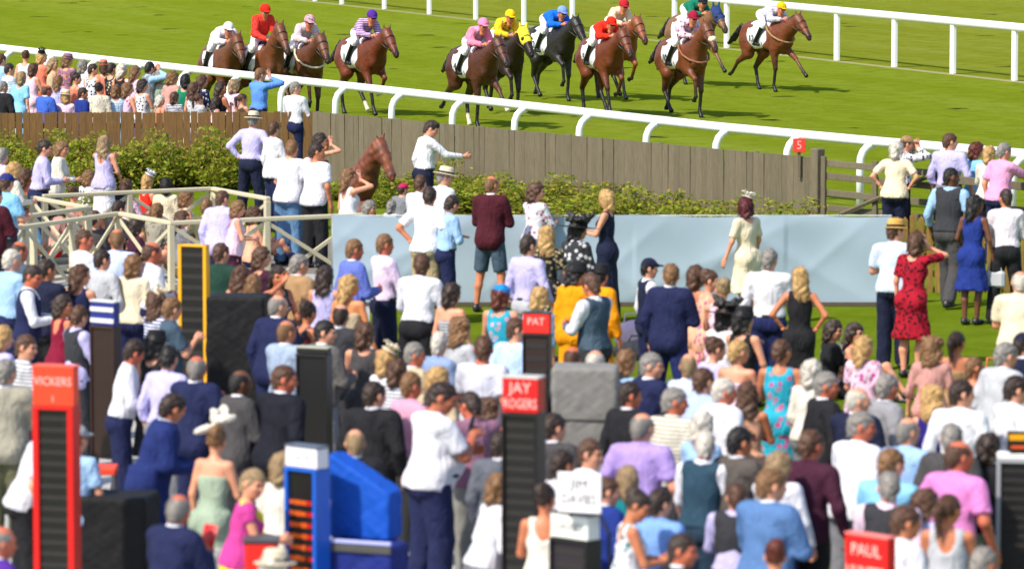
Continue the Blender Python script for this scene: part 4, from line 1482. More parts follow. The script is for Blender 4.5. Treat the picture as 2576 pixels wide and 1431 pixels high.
    bp.tube([(.24, .26, 1.50), (.36, .30, 1.40), (.52, .30, 1.29), (.68, .225, 1.20), (.775, .09, 1.15), (.79, 0, 1.14), (.775, -.09, 1.15), (.68, -.225, 1.20), (.52, -.30, 1.29), (.36, -.30, 1.40), (.24, -.26, 1.50)], .022, 6)
    HM[(pose, up)]['breast'] = bp.mesh("breastplate", True)
    gr = MB()
    gr.tube([(.10 + .02 * math.sin(a), math.cos(a) * .285, 1.225 + math.sin(a) * .335) for a in np.linspace(0, 2 * math.pi, 17)], .022, 6, False)
    HM[(pose, up)]['girth'] = gr.mesh("girth", True)
    return HM[(pose, up)]
JM = {}
JPOSE = {'mid': dict(hip=(-.22, 1.70), sh=(.20, 1.91), hd=(.41, 2.03), hand=(.56, 1.66)), 'low': dict(hip=(-.24, 1.75), sh=(.25, 1.83), hd=(.48, 1.90), hand=(.62, 1.66)),
         'up': dict(hip=(-.16, 1.73), sh=(.04, 2.10), hd=(.16, 2.255), hand=(.46, 1.70))}
def jockey_parts(pose):
    if pose in JM:
        return JM[pose]
    q = JPOSE[pose]
    hip, sh, hd = A3(q['hip'][0], 0, q['hip'][1]), A3(q['sh'][0], 0, q['sh'][1]), A3(q['hd'][0], 0, q['hd'][1])
    ax = (sh - hip) / np.linalg.norm(sh - hip)
    up = np.cross(A3(0, 1, 0), -ax)
    R = np.stack([ax, A3(0, 1, 0), np.cross(ax, A3(0, 1, 0))], 1)
    knee = [A3(.20, sg * .30, 1.53) for sg in (1, -1)]
    foot = [A3(-.06, sg * .345, 1.13) for sg in (1, -1)]
    hand = [A3(q['hand'][0], sg * .075, q['hand'][1]) for sg in (1, -1)]
    elb = []
    for sg, hn in zip((1, -1), hand):
        s_ = sh + A3(0, sg * .17, 0)
        m_ = (s_ + hn) / 2
        elb.append(m_ + A3(-.10, sg * .10, -.09))
    B = SDF()
    B.ell((hip + sh) / 2, (.27, .14, .11), 0, R); B.cone(sh + A3(0, -.12, 0), sh + A3(0, .12, 0), .06, .06, .04); B.ell(hip, (.13, .15, .12), .04)
    for i in range(2):
        s_ = sh + A3(0, (.16, -.16)[i], 0)
        B.cone(s_, elb[i], .048, .038, .03); B.cone(elb[i], hand[i], .036, .026, .02)
        h_ = hip + A3(.02, (.08, -.08)[i], -.02)
        B.cone(h_, knee[i], .085, .055, .04); B.cone(knee[i], foot[i], .05, .034, .03); B.cone(foot[i] + A3(-.05, 0, -.05), foot[i] + A3(.13, 0, -.055), .034, .028, .02)
    B.cone(sh + ax * -.02, hd + A3(-.03, 0, -.06), .058, .05, .04)
    v0, f0 = B.arrays(.022)
    hv, hf, hm = head_arrays('m', .0125)
    Rz = np.array([[0, 1, 0], [-1, 0, 0], [0, 0, 1]], float)
    tilt = np.array([[math.cos(.25), 0, math.sin(.25)], [0, 1, 0], [-math.sin(.25), 0, math.cos(.25)]])
    Rh = tilt @ Rz
    parts, mi = [(v0, f0), (hv @ Rh.T + hd, hf)], [np.zeros(len(f0), int), hm]
    for i in range(2):
        v, f = hand_arrays(.0095, True)
        d = (hand[i] - elb[i]); d /= np.linalg.norm(d)
        x = A3(0, 0, 1) - d * d[2]; x /= np.linalg.norm(x)
        z = np.cross(x, d)
        M = np.stack([x, d, z if i == 0 else -z], 1)
        ff = f if np.linalg.det(M) > 0 else f[:, ::-1]
        parts.append(((v * .95) @ M.T + hand[i], ff)); mi.append(np.zeros(len(ff), int))
    body = arrays_to_mesh("body", *join_arrays(parts), np.concatenate(mi))
    T = SDF()
    T.ell((hip + sh) / 2 + ax * .05, (.28, .185, .150), 0, R); T.cone(sh + A3(0, -.145, 0), sh + A3(0, .145, 0), .088, .088, .05)
    T.ell(hip + ax * .03, (.13, .165, .125), .04); T.cone(sh, sh + (hd - sh) * .45, .08, .062, .02, True)
    T.cut(hip - ax * .02, -ax); T.wrinkle(.006, 30)
    sl = SDF()
    for i in range(2):
        s_ = sh + A3(0, (.15, -.15)[i], 0)
        sl.cone(s_, elb[i], .088, .076, .03); sl.cone(elb[i], hand[i] - (hand[i] - elb[i]) * .08, .076, .048, .02, True)
    sl.wrinkle(.005, 36)
    br = SDF()
    br.ell(hip + A3(0, 0, -.01), (.14, .165, .13), 0); 
    for i in range(2):
        h_ = hip + A3(.02, (.08, -.08)[i], -.02)
        br.cone(h_, knee[i], .10, .068, .04); br.cone(knee[i], knee[i] * .8 + foot[i] * .2, .068, .062, .02)
    boots = []
    for i in range(2):
        bt = SDF()
        bt.cone(knee[i] * .82 + foot[i] * .18, foot[i], .066, .050, 0)
        bt.cone(foot[i] + A3(-.05, 0, -.05), foot[i] + A3(.14, 0, -.055), .042, .036, .02)
        boots.append(bt.mesh("boot", .02))
    cp = SDF()
    cp.ell((-.010, 0, .044), (.128, .108, .112), 0); cp.cut((0, 0, .012), (.25, 0, -1)); cp.ell((.115, 0, .030), (.055, .07, .012), .015)
    gg = SDF(); gg.ell((.085, 0, .005), (.035, .072, .026), 0)
    def tr(S_, nm, h):
        v, f = S_.arrays(h)
        return arrays_to_mesh(nm, v @ tilt.T + hd, f)
    JM[pose] = dict(body=body, silks=T.mesh("silks", .021), sleeves=sl.mesh("sleeve", .021), breeches=br.mesh("breeches", .021), boots=boots, cap=tr(cp, "cap", .012), goggles=tr(gg, "goggles", .012), hd=hd)
    return JM[pose]
def race(cx, cy, zc, a, pose, jp, coat, silks, sleeves, cap, hl, jl, up=-.35, num=1, socks=0, breast=None, noseband=None, hood=None, cap2=None, pat=None, face='tanned', scale=1.05):
    """cx, cy: top of the jockey's cap in the photo, zc its height; a: heading, degrees to the right of 'towards the camera' reversed"""
    jd = jockey_parts(jp)
    yaw = -math.radians(a)
    tip = Vector(jd['hd'] + A3(0, 0, .155)) * scale
    Pt = ground(cx, cy, tip.z)
    off = Matrix.Rotation(yaw, 3, 'Z') @ Vector((tip.x, tip.y, 0))
    loc = Vector((Pt.x - off.x, Pt.y - off.y, 0))
    hp = horse_parts(pose, up)
    h = empty("race_horse", loc, yaw); h.scale = (scale,) * 3
    tag(h, hl, "horse", "horses racing in the pack")
    cm = coat_mat(coat, socks)
    mesh_obj("body", hp['body'], cm, h)
    dark = 'h_black' if coat not in ('chestnut', (130, 70, 36)) else (110, 52, 26)
    mesh_obj("mane", hp['mane'], hairm(dark), h); mesh_obj("tail", hp['tail'], hairm(dark), h)
    sc = mesh_obj("saddle_cloth", hp['cloth'], cloth((232, 232, 236)), h)
    for sg in (-1, 1):
        t = mesh_obj("number", text_mesh(str(num), .22, .004), plain("print_black", (20, 20, 24), .6), sc)
        t.location = (-.26, sg * .318, 1.19); t.rotation_euler = (math.pi / 2, 0, 0 if sg < 0 else math.pi)
    mesh_obj("saddle", hp['saddle'], plain("saddle_leather", (26, 22, 22), .4), h)
    mesh_obj("bridle", hp['bridle'], plain("bridle_leather", (34, 24, 20), .4), h)
    mesh_obj("reins", hp['reins'], plain("bridle_leather", (34, 24, 20), .4), h)
    mesh_obj("girth", hp['girth'], cloth('white' if num % 2 else 'black'), h)
    if breast:
        mesh_obj("breastplate", hp['breast'], cloth(breast), h)
    if noseband:
        c = hp['pl'] + hp['hd'] * .66
        S = SDF(); S.ell(c + A3(.02, 0, .035), (.075, .095, .075), 0); S.wrinkle(.006, 80)
        mesh_obj("sheepskin_noseband", S.mesh("sheepskin_noseband", .016), cloth(noseband), h)
    if hood:
        S = SDF()
        pl, hd_ = hp['pl'], hp['hd']
        S.cone(pl + A3(-.02, 0, .005), pl + hd_ * .45, .125, .108, 0); S.ell(pl + hd_ * .3 + A3(-.03, 0, -.04), (.125, .095, .11), .04)
        for sg in (-1, 1):
            S.cone(pl + A3(-.02, sg * .055, .06), pl + A3(.0, sg * .08, .20), .040, .018, .02)
        ho = mesh_obj("hood", S.mesh("hood", .016), cloth(hood), h)
        for sg in (-1, 1):
            e_ = MB().lathe([(.001, .030), (.03, .024), (.05, .0), (.03, -.01), (.001, -.012)], 12)
            eo = e_.build("eye_cup", plain("eye_cup", (16, 16, 18), .4), ho, True)
            eo.location = Vector(pl + hd_ * .36 + A3(.03, sg * .095, .03)); eo.rotation_euler = (-sg * math.pi / 2, 0, 0)
    r = empty("person", loc, yaw); r.scale = (scale,) * 3
    tag(r, jl, "person", "jockeys riding in the race")
    mesh_obj("body", jd['body'], None, r, [skin(face), plain("eye", (40, 30, 26), .3), plain("lip", (150, 70, 66), .5)])
    so = mesh_obj("silks", jd['silks'], cloth(silks, *(pat or ())), r)
    mesh_obj("sleeve", jd['sleeves'], cloth(sleeves, *((pat[0], pat[1]) if pat and sleeves == silks else ())), so)
    mesh_obj("breeches", jd['breeches'], cloth((236, 236, 240)), r)
    for bm_ in jd['boots']:
        mesh_obj("boot", bm_, plain("boot_leather", (18, 18, 20), .3), r)
    co = mesh_obj("cap", jd['cap'], cloth(cap) if not cap2 else cloth(cap, 'check', cap2), r)
    mesh_obj("goggles", jd['goggles'], plain("goggle", (40, 30, 30), .15), r)
BAY, DBAY, BLACKH, CHEST = (100, 56, 30), (78, 42, 26), (32, 28, 27), (130, 70, 36)
race(575, 55, 2.1, 71, 'B', 'low', BAY, 'white', 'white', 'white', "brown horse at left end of the pack, its head low over the rail", "jockey in white cap and white silks, leftmost of the race", num=7)
race(667, 10, 2.4, 65, 'A', 'up', (106, 60, 34), 'brightred', 'brightred', 'brightred', "tall bay horse with head held high, second from left in the pack", "upright jockey in red cap and red jacket, second from left", pat=('check', (210, 60, 50)), up=1.0, num=3)
race(779, 37, 2.2, 69, 'C', 'mid', (98, 58, 36), 'ltgrey', 'ltgrey', (20, 130, 120), "light bay horse with cream breastplate, third from left", "jockey with teal and pink cap and grey silks", pat=('stripe', (226, 190, 200)), num=9, breast='cream', cap2=(230, 150, 170))
race(936, 25, 2.2, 62, 'B', 'mid', (106, 50, 28), 'palepink', 'palepink', 'purple', "reddish bay horse running alone, fourth from left", "jockey in purple cap and pale pink silks", pat=('stripe', 'purple'), num=1, socks=1)
race(1216, 45, 2.2, 65, 'A', 'mid', DBAY, 'pink', (236, 130, 160), (236, 130, 170), "dark bay horse with white socks nearest the rail, in the centre", "jockey in pink cap and pink and grey silks", num=4, socks=1, pat=('floral', 'grey'))
race(1284, 24, 2.2, 67, 'C', 'mid', (40, 26, 22), (240, 196, 30), (236, 190, 40), (240, 190, 20), "almost black horse in yellow hood behind the pink-capped jockey's horse", "jockey in yellow cap and yellow and black silks", num=6, hood=(236, 216, 60), pat=('floral', 'black'))
race(1415, 15, 2.05, 63, 'C', 'low', BLACKH, (20, 100, 220), (20, 100, 220), (120, 150, 226), "black horse with dark legs stretched in front, centre of pack", "jockey crouched in bright blue silks on the black horse", num=2)
race(1570, -2, 2.2, 67, 'B', 'mid', CHEST, (232, 200, 170), (232, 200, 170), (176, 30, 44), "chestnut horse partly hidden behind the red-jacketed jockey's horse", "jockey in dark red cap and cream silks, behind the red one", num=8)
race(1538, 42, 2.05, 69, 'B', 'low', (104, 52, 28), (226, 44, 24), (226, 44, 24), (236, 40, 20), "bay horse with white blaze ridden by jockey all in red", "jockey in orange red jacket and cap in centre right of pack", num=5)
race(1768, -10, 2.2, 63, 'A', 'low', (120, 84, 50), (10, 110, 84), (10, 110, 84), (30, 34, 50), "brown horse in navy and pale blue hood, behind the maroon-capped jockey", "jockey in green silks and dark cap, half hidden at right", num=11, hood=(40, 60, 110))
race(1744, 27, 2.2, 65, 'C', 'mid', (104, 56, 30), 'palepink', 'palepink', (150, 24, 56), "bay horse with cream sheepskin noseband, second from right", "jockey in maroon cap and white silks with maroon spots", num=10, noseband='cream', breast=(150, 100, 70), pat=('floral', 'burg'), up=.5)
race(1966, 5, 2.2, 57, 'A', 'low', (108, 56, 30), (220, 220, 230), (220, 220, 230), (232, 180, 20), "bay horse at far right of the pack with foreleg reaching out", "jockey in yellow cap and white silks, rightmost of the race", pat=('stripe', (150, 150, 190)), num=12, breast='tan', scale=1.02, up=-.6)
# carved horse-head sculpture by the board fence
S, P0, P1, pl, hd_, mz = horse_sdf('A', 1.2)
S.ops = S.ops[24:36]
S.cone((.42, 0, 1.02), (.52, 0, 1.30), .20, .23, .12)
S.wrinkle(.006, 34)
S.cut((0, 0, .98), (0, 0, -1))
base_p = ground(935, 590)
sc = empty("horse_sculpture", base_p, math.radians(-52))
tag(sc, "rust brown horse head sculpture standing before the grey board fence", "sculpture")
m_, nt_, b_ = new_mat("rusted_bronze")
tc_ = N(nt_, "ShaderNodeTexCoord")
n_ = N(nt_, "ShaderNodeTexNoise", i_Scale=7.0, i_Detail=6.0)
nt_.links.new(tc_.outputs['Object'], n_.inputs[0])
nt_.links.new(ramp(nt_, n_.outputs[0], [(0.3, lin((74, 42, 34))), (0.55, lin((116, 62, 38))), (0.8, lin((150, 84, 40)))]), b_.inputs['Base Color'])
b_.inputs['Roughness'].default_value = 0.55
so = mesh_obj("head_and_neck", S.mesh("head_and_neck", .022), m_, sc)
so.location = (-.95, 0, -.40); so.rotation_euler = (0, .14, 0)
MB().tube([(-.28, 0, 0), (-.28, 0, .52)], [.26, .22], 16).build("plinth", m_, sc, True)
# ------------------------------------------------------------------ bookmakers' boards and covers
PANEL = plain("led_panel", (22, 21, 22), .35, .5, .2, 30)
BROWNP = plain("led_panel_brown", (48, 32, 28), .45, .4, .15, 20)
LEDO, LEDR = plain("led_orange", (200, 84, 16), .5, emit=.22), plain("led_red", (196, 22, 22), .5, emit=.25)
DIM = plain("unlit_led_row", (44, 42, 40), .6, .3, .2, 40)
def odds_board(x, y, z, w, label, yaw=15, depth=.16, panel=PANEL, frame=(20, 20, 22), sign=None, signh=.26, sign_txt=None, txt_col=(240, 190, 182), rows=0, lit=False, legs=True, sidew=0.0, panel_h=None, cap=None, frame_w=.02):
    """x, y: photo position of the middle of the top edge; z its height"""
    p = ground(x, y, z)
    root = empty("odds_board", (p.x, p.y, 0), -math.radians(yaw))
    tag(root, label, "odds board", "bookmakers' odds boards")
    fm = plain("board_frame", frame, .4)
    ph = panel_h or (z - signh - .45)
    zt = z - signh
    zc_ = zt - ph / 2
    MB().box((0, 0, zc_), (w - 2 * frame_w, depth * .7, ph - .004), bev=.004).build("led_panel", panel, root)
    for sg in (-1, 1):
        MB().box((sg * (w / 2 - frame_w / 2), 0, zc_), (frame_w, depth, ph), bev=.004).build("side_frame", fm, root)
    MB().box((0, 0, zt - .012), (w + .004, depth + .004, .024), bev=.004).build("top_frame", fm, root)
    MB().box((0, 0, zt - ph + .012), (w + .004, depth + .004, .024), bev=.004).build("bottom_frame", fm, root)
    yf = -depth * .35
    for i in range(rows):
        zz = zt - .05 - (ph - .1) * (i + .5) / rows
        if lit and i < 2:
            continue
        rh = (ph - .1) / rows * .40
        if lit:
            b = MB()
            xx = -w / 2 + .045
            r = random.Random(i * 7 + int(x))
            while xx < w / 2 - .13:
                l = r.uniform(.018, .035)
                b.box((xx + l / 2, yf - .003, zz), (l, .004, rh * r.uniform(.8, 1.15)))
                xx += l + .007
            b.build("led_text_row", LEDO, root)
            b = MB()
            for k in range(2 + i % 2):
                b.box((w / 2 - .10 + k * .024, yf - .003, zz), (.016, .004, rh))
            b.build("led_price", LEDR, root)
        else:
            MB().box((0, yf - .003, zz), (w * .78, .004, rh)).build("led_text_row", DIM, root)
    if sign:
        s_ = MB().box((0, 0, z - signh / 2), (w, depth * .8, signh - .01), bev=.006).build("name_sign", plain("sign_face", sign, .45), root)
        MB().box((0, 0, z + .004), (w + .01, depth * .85, .016), bev=.003).build("sign_top_edge", plain("sign_edge", cap or (210, 206, 200), .5), root)
        if sign_txt:
            for k, (tx, sz, dz) in enumerate(sign_txt):
                t = mesh_obj("lettering", text_mesh(tx, sz), plain("letter", txt_col, .5), s_)
                t.rotation_euler = (math.pi / 2, 0, 0)
                t.location = (0, -depth * .4 - .003, z - signh / 2 + dz)
                ww = max(v.co.x for v in t.data.vertices) - min(v.co.x for v in t.data.vertices)
                if ww > w * .92:
                    t.scale = (w * .92 / ww, 1, 1)
    if legs:
        for sg in (-1, 1):
            MB().tube([(sg * w * .38, 0, 0), (sg * w * .38, 0, zt - ph)], .018, 8).build("leg", plain("board_leg", (40, 40, 42), .4), root, True)
            MB().box((sg * w * .38, 0, .012), (.05, .36, .024), bev=.004).build("foot", plain("board_leg", (40, 40, 42), .4), root)
    return root
odds_board(140, 921, 2.28, .36, "odds board with bright red frame and red sign at lower left", 16, .17, frame=(206, 14, 14), sign=(236, 66, 34), signh=.33, sign_txt=[("VICKERS", .10, .045), ("1", .07, -.10)], rows=15, frame_w=.055, cap=(236, 90, 60))
odds_board(264, 758, 2.0, .30, "brown odds board with blue and white striped sign, behind the red board", 34, .12, panel=BROWNP, frame=(58, 36, 32), sign=(34, 44, 128), signh=.24, rows=0, cap=(220, 220, 214))
sb_ = bpy.data.objects["odds_board.001"]
for dz_ in (-.075, -.185):
    MB().box((0, -.052, 2.0 + dz_), (.29, .006, .042), bev=.001).build("white_band", plain("band_white", (226, 224, 220), .5), sb_)
odds_board(487, 615, 2.0, .34, "odds board in bright yellow frame against the cream railing", 20, .10, frame=(238, 170, 16), signh=.0, rows=12, frame_w=.04, panel_h=1.55)
odds_board(790, 874, 1.62, .33, "plain black odds board with pale top edge beside grey suited man", 22, .14, frame=(24, 23, 22), sign=(24, 23, 22), signh=.06, rows=0, cap=(170, 170, 150))
odds_board(772, 1122, 1.80, .34, "odds board with lit orange rows, white sign and blue frame", 40, .18, frame=(20, 92, 196), sign=(226, 222, 226), signh=.17, sign_txt=[("DAVE", .085, .0)], txt_col=(190, 186, 190), rows=12, lit=True, frame_w=.035, cap=(80, 88, 104))
odds_board(1352, 787, 2.0, .27, "tall narrow odds board with red sign, behind the front red-signed board", 18, .12, panel=BROWNP, frame=(28, 20, 20), sign=(224, 36, 26), signh=.20, sign_txt=[("PAT", .10, .02)], rows=10, cap=(40, 34, 34))
odds_board(1317, 948, 2.40, .30, "tall black odds board with red two-line name sign, in the centre", 20, .20, frame=(24, 20, 20), sign=(206, 12, 14), signh=.28, sign_txt=[("JAY", .12, .06), ("ROGERS", .11, -.065)], rows=18, cap=(196, 192, 186))
odds_board(1447, 1290, 1.62, .37, "odds board with small white sign under larger white name placard", 42, .18, panel=plain("led_panel_violet", (42, 34, 44), .4), frame=(26, 24, 24), sign=(226, 226, 220), signh=.19, sign_txt=[("DAVIES", .085, .0)], txt_col=(150, 150, 148), rows=9, cap=(60, 56, 50))
pl_ = ground(1458, 1188, 1.96)
o = MB().box((0, 0, -.150), (.34, .02, .30), bev=.004).build("name_placard", plain("placard_white", (232, 230, 234), .5))
o.location = (pl_.x, pl_.y, 1.96); o.rotation_euler = (0, 0, -math.radians(20))
tag(o, "large white placard with black two-line name above an odds board", "sign")
for tx, sz, dz in (("JIM", .11, -.09), ("DAVIES", .105, -.20)):
    t = mesh_obj("lettering", text_mesh(tx, sz), plain("placard_print", (92, 92, 98), .6), o)
    t.rotation_euler = (math.pi / 2, 0, 0); t.location = (0, -.0125, dz)
    ww = max(v.co.x for v in t.data.vertices) - min(v.co.x for v in t.data.vertices)
    if ww > .27: t.scale = (.27 / ww, 1, 1)
for sg in (-1, 1):
    MB().tube([(sg * .12, .34, -1.955), (sg * .12, .34, -.5), (sg * .12, .024, -.26), (sg * .12, .024, -.02)], .012, 6).build("stake", plain("board_leg", (40, 40, 42), .4), o)
odds_board(2190, 1346, 1.75, .40, "red sign board with white lettering at bottom right", 46, .12, frame=(60, 16, 16), sign=(220, 16, 16), signh=.42, sign_txt=[("PAUL", .12, .105), ("HUNTER", .15, -.065)], rows=6, cap=(236, 120, 110), txt_col=(240, 190, 180))
odds_board(2566, 1142, 1.65, .36, "odds board with grey sides and white ledge at right photo edge", 12, .18, frame=(150, 152, 158), sign=(236, 236, 232), signh=.04, rows=14, cap=(240, 240, 238), frame_w=.035)
ys = ground(2574, 1088, 1.83)
o = MB().box((0, 0, -.08), (.26, .04, .165), bev=.004).build("name_sign_board", plain("sign_black", (24, 20, 16), .4))
o.location = (ys.x, ys.y, 1.84); tag(o, "black and gold sign standing on the white ledge at right edge", "sign")
MB().box((0, -.022, -.045), (.23, .008, .05), bev=.002).build("gold_band", plain("gold", (226, 160, 20), .4), o)
MB().box((0, -.022, -.125), (.20, .008, .025), bev=.002).build("orange_band", plain("orange_band", (214, 80, 30), .4), o)
MB().box((0, .005, -.17), (.20, .06, .02), bev=.002).build("sign_foot", plain("sign_black", (24, 20, 16), .4), o)

BLACKCL = plain("black_cover", (26, 26, 28), .75, .25, .3, 3.0, .5)
GREYCL = plain("grey_cover", (126, 124, 120), .8, .2, .12, 3.0, .4)
BLUECL = plain("blue_tarpaulin", (16, 80, 184), .7, .25, .15, 3.0, .5)
NAVYCL = plain("navy_cover", (22, 40, 120), .7, .3, .25, 3.0, .6)
def cover(name, label, x, y, z, w, d, h, yaw, mat, cat, slope=0.0, seam=None, extra=None):
    """a fabric-covered box: soft edges, sagging sides"""
    p = ground(x, y, z)
    root = empty(name, (p.x, p.y, 0), -math.radians(yaw))
    tag(root, label, cat)
    S = SDF()
    S.box((0, 0, z - h / 2), (w / 2, d / 2, h / 2), .035, .0)
    if slope:
        S.cut((-w / 2, 0, z - .01), (slope, 0, w))
    S.wrinkle(.004, 9)
    S.wrinkle(.003, 26)
    S.wrinkle(.0025, 60)
    mesh_obj("cover", S.mesh("cover", .016), mat, root)
    if seam:
        MB().box((0, -d / 2 - .004, z - seam), (w * .98, .02, .02), bev=.004).build("seam", plain("seam", (80, 78, 74), .8), root)
    if z - h > .04:
        for sx_ in (-1, 1):
            for sy_ in (-1, 1):
                MB().tube([(sx_ * w * .4, sy_ * d * .35, 0), (sx_ * w * .4, sy_ * d * .35, z - h + .08)], .015, 6).build("leg", plain("board_leg", (40, 40, 42), .4), root)
    if extra:
        extra(root)
    return root
cover("equipment_case", "large black fabric-covered case beside the yellow framed odds board", 600, 742, 1.55, .64, .5, 1.48, 6, BLACKCL, "case")
cover("equipment_case", "black covered case at bottom left beside the red odds board", 290, 1240, 1.08, .66, .55, 1.02, 10, BLACKCL, "case")
cover("equipment_case", "tall grey covered cabinet right of the central black odds board", 1474, 918, 1.80, .60, .45, 1.74, 4, GREYCL, "case", seam=.47)
cover("tarpaulin_cover", "bright blue tarpaulin sloping over bookmaker's stand, lower middle", 920, 1135, 1.72, .54, .26, .70, 24, BLUECL, "tarpaulin", slope=.30)
cover("joint_bag", "navy cloth stand with grey rim under the blue tarpaulin", 924, 1362, 1.02, .58, .37, .96, 22, NAVYCL, "stand",
      extra=lambda r: (MB().box((0, -.19, .99), (.58, .03, .06), bev=.006).build("rim", plain("rim_grey", (72, 72, 70), .6), r), MB().box((0, -.19, 1.045), (.58, .035, .03), bev=.006).build("rim_strip", plain("rim_pale", (170, 176, 226), .5), r)))
b = MB().box((0, 0, .97), (.26, .22, .44), bev=.03)
p = ground(658, 1352, 1.20)
o = b.build("satchel", plain("red_satchel", (226, 30, 20), .5)); o.location = (p.x, p.y, 0.0)
MB().box((0, 0, 1.19), (.28, .24, .03), bev=.006).build("rim", plain("satchel_rim", (70, 70, 74), .4), o)
for sg in (-1, 1):
    MB().tube([(sg * .1, 0, 0), (sg * .1, 0, .77)], .02, 6).build("leg", plain("board_leg", (40, 40, 42), .4), o)
tag(o, "bright red bookmaker's satchel in front of the woman in magenta", "satchel")
p = ground(255, 1172, 1.0)
o = MB().box((0, 0, 1.0 - .03), (.28, .34, .06), bev=.01).build("folding_table", plain("table_orange", (232, 66, 24), .5)); o.location = (p.x, p.y, 0)
tag(o, "small orange red table top below the brown odds board", "table")
for sx_ in (-1, 1):
    for sy_ in (-1, 1):
        MB().tube([(sx_ * .12, sy_ * .15, 0), (sx_ * .12, sy_ * .15, .95)], .013, 6).build("leg", plain("table_leg", (90, 90, 92), .4), o)
p = ground(140, 1100, .95)
o = MB().box((0, 0, .95 - .03), (.62, .4, .05), bev=.01).build("folding_table", plain("table_orange", (232, 66, 24), .5)); o.location = (ground(160, 1180, .95).x, ground(160, 1180, .95).y, 0)
tag(o, "wider orange red table between the striped shirt man and the brown board", "table")
for sx_ in (-1, 1):
    for sy_ in (-1, 1):
        MB().tube([(sx_ * .27, sy_ * .16, 0), (sx_ * .27, sy_ * .16, .90)], .013, 6).build("leg", plain("table_leg", (90, 90, 92), .4), o)
# folding chair and pushchair things near the lawn
def chair(px_, py_, label, yaw, col=(196, 196, 190)):
    p = ground(px_, py_)
    r = empty("folding_chair", p, math.radians(yaw)); tag(r, label, "chair")
    fm, cl = plain("chair_tube", (190, 194, 196), .3, .5, .05, 5, 0, .6), cloth(col)
    MB().box((0, 0, .44), (.46, .42, .03), bev=.01).build("seat", cl, r)
    MB().box((0, -.22, .72), (.46, .03, .34), bev=.01).build("backrest", cl, r)
    for sx_ in (-1, 1):
        MB().tube([(sx_ * .24, -.26, 0), (sx_ * .24, .02, .44), (sx_ * .24, .2, .62)], .013, 6).build("leg", fm, r, True)
        MB().tube([(sx_ * .24, .24, 0), (sx_ * .24, -.1, .44), (sx_ * .24, -.235, .93)], .013, 6).build("leg", fm, r, True)
        MB().tube([(sx_ * .24, -.25, .64), (sx_ * .24, .22, .64)], .018, 6).build("armrest", fm, r, True)
chair(520, 1640, "folding chair with pale tubular frame before the bare-backed woman", 20)
def bag(px_, py_, label, w, d, h, col, yaw=0):
    p = ground(px_, py_)
    r = empty("carry_bag", p, math.radians(yaw)); tag(r, label, "bag")
    S = SDF(); S.ell((0, 0, h * .45), (w / 2, d / 2, h * .5), 0); S.ell((0, 0, h * .3), (w * .48, d * .48, h * .32), .05); S.cut((0, 0, .004), (0, 0, -1)); S.wrinkle(.006, 20)
    mesh_obj("bag_body", S.mesh("bag_body", .02), cloth(col), r)
    MB().tube([(-w * .25, 0, h * .8), (-w * .2, 0, h * 1.15), (w * .2, 0, h * 1.15), (w * .25, 0, h * .8)], .012, 6).build("handle", cloth(col), r, True)
bag(1618, 905, "dark holdall lying on the lawn left of the man in navy sweater", .75, .32, .26, 'charcoal')
bag(1590, 880, "white bag with pink pattern on the lawn behind the holdall", .45, .3, .40, 'palepink', 20)
bag(1655, 830, "pale grey bundle on grass left of man in navy sweater", .5, .35, .34, 'ltgrey')
bag(2496, 1060, "coral red shopping bag at the side of the man in cream shirt", .30, .18, .62, 'coral')
bag(2100, 905, "grey picnic bag on the lawn near seated woman", .35, .25, .22, 'grey')
# ------------------------------------------------------------------ the crowd
m, f = 'm', 'f'
RAILG = "spectators packed behind the brown fence"
RP = random.Random(21)
ARMSETS = [('down', 'down'), ('relax', 'down'), ('front', 'down'), ('front', 'front'), ('fold', 'fold'), ('relax', 'phone'), ('down', 'front')]
def P(*a, **k):
    r1, r2, r3, r4 = RP.random(), RP.random(), RP.random(), RP.random()
    if 'arms' not in k:
        k['arms'] = ARMSETS[int(r1 * len(ARMSETS))]
    if 'hy' not in k:
        k['hy'] = (-45, -25, -10, 20)[int(r2 * 4)]
    if 'lean' not in k:
        k['lean'] = (0, 3, 7)[int(r3 * 3)]
    k['yaw'] = k.get('yaw', -35) + (r4 - .5) * 24
    if 'fat' not in k:
        k['fat'] = 1.0 + (r1 * 7 % 1 - .4) * .16
    return person(*a, **k)
TR = lambda c: ('trousers', c)
# --- at the rail, upper left
P(4, 136, "person in pale blue shirt at left photo edge by the rail", top=('shirt', 'ltblue'), bottom=TR('navy'), group=RAILG)
P(64, 128, "woman with brown updo in white top, near left end of rail crowd", f, yaw=-20, dress=('dress', 'white'), hair=('updo', 'h_brown'), group=RAILG)
P(106, 130, "blonde woman in coral dress at the rail with black fascinator", f, yaw=-50, dress=('sleeved', 'coral'), hair=('bob', 'h_blond'), hat=('fascinator', 'black'), group=RAILG)
P(136, 146, "fair-haired woman in beige top beside the coral dress", f, yaw=-60, dress=('dress', 'beige'), hair=('long', 'h_ash'), group=RAILG)
P(170, 138, "woman in mauve dress and purple hat in rail crowd", f, yaw=-30, dress=('sleeved', 'mauve', 'floral', 'coral'), hair=('bob', 'h_light'), hat=('trilby', 'mauve'), group=RAILG)
P(209, 152, "grey-haired woman in plain white blouse at rail", f, yaw=-40, top=('blouse', 'white'), bottom=('skirt', 'grey'), hair=('bob', 'h_grey'), group=RAILG)
P(234, 161, "dark-haired woman in black and white top left of red hat", f, yaw=-30, dress=('dress', 'black', 'check', 'white'), hair=('short', 'h_dark'), group=RAILG)
P(260, 153, "woman with coral red hat and coral top in rail crowd", f, yaw=-20, dress=('dress', 'coral'), hair=('bob', 'h_brown'), hat=('trilby', 'coral'), group=RAILG)
P(282, 159, "woman in black and cream checked dress in rail crowd", f, yaw=-35, dress=('dress', 'cream', 'check', 'charcoal'), hair=('short', 'h_dark'), group=RAILG)
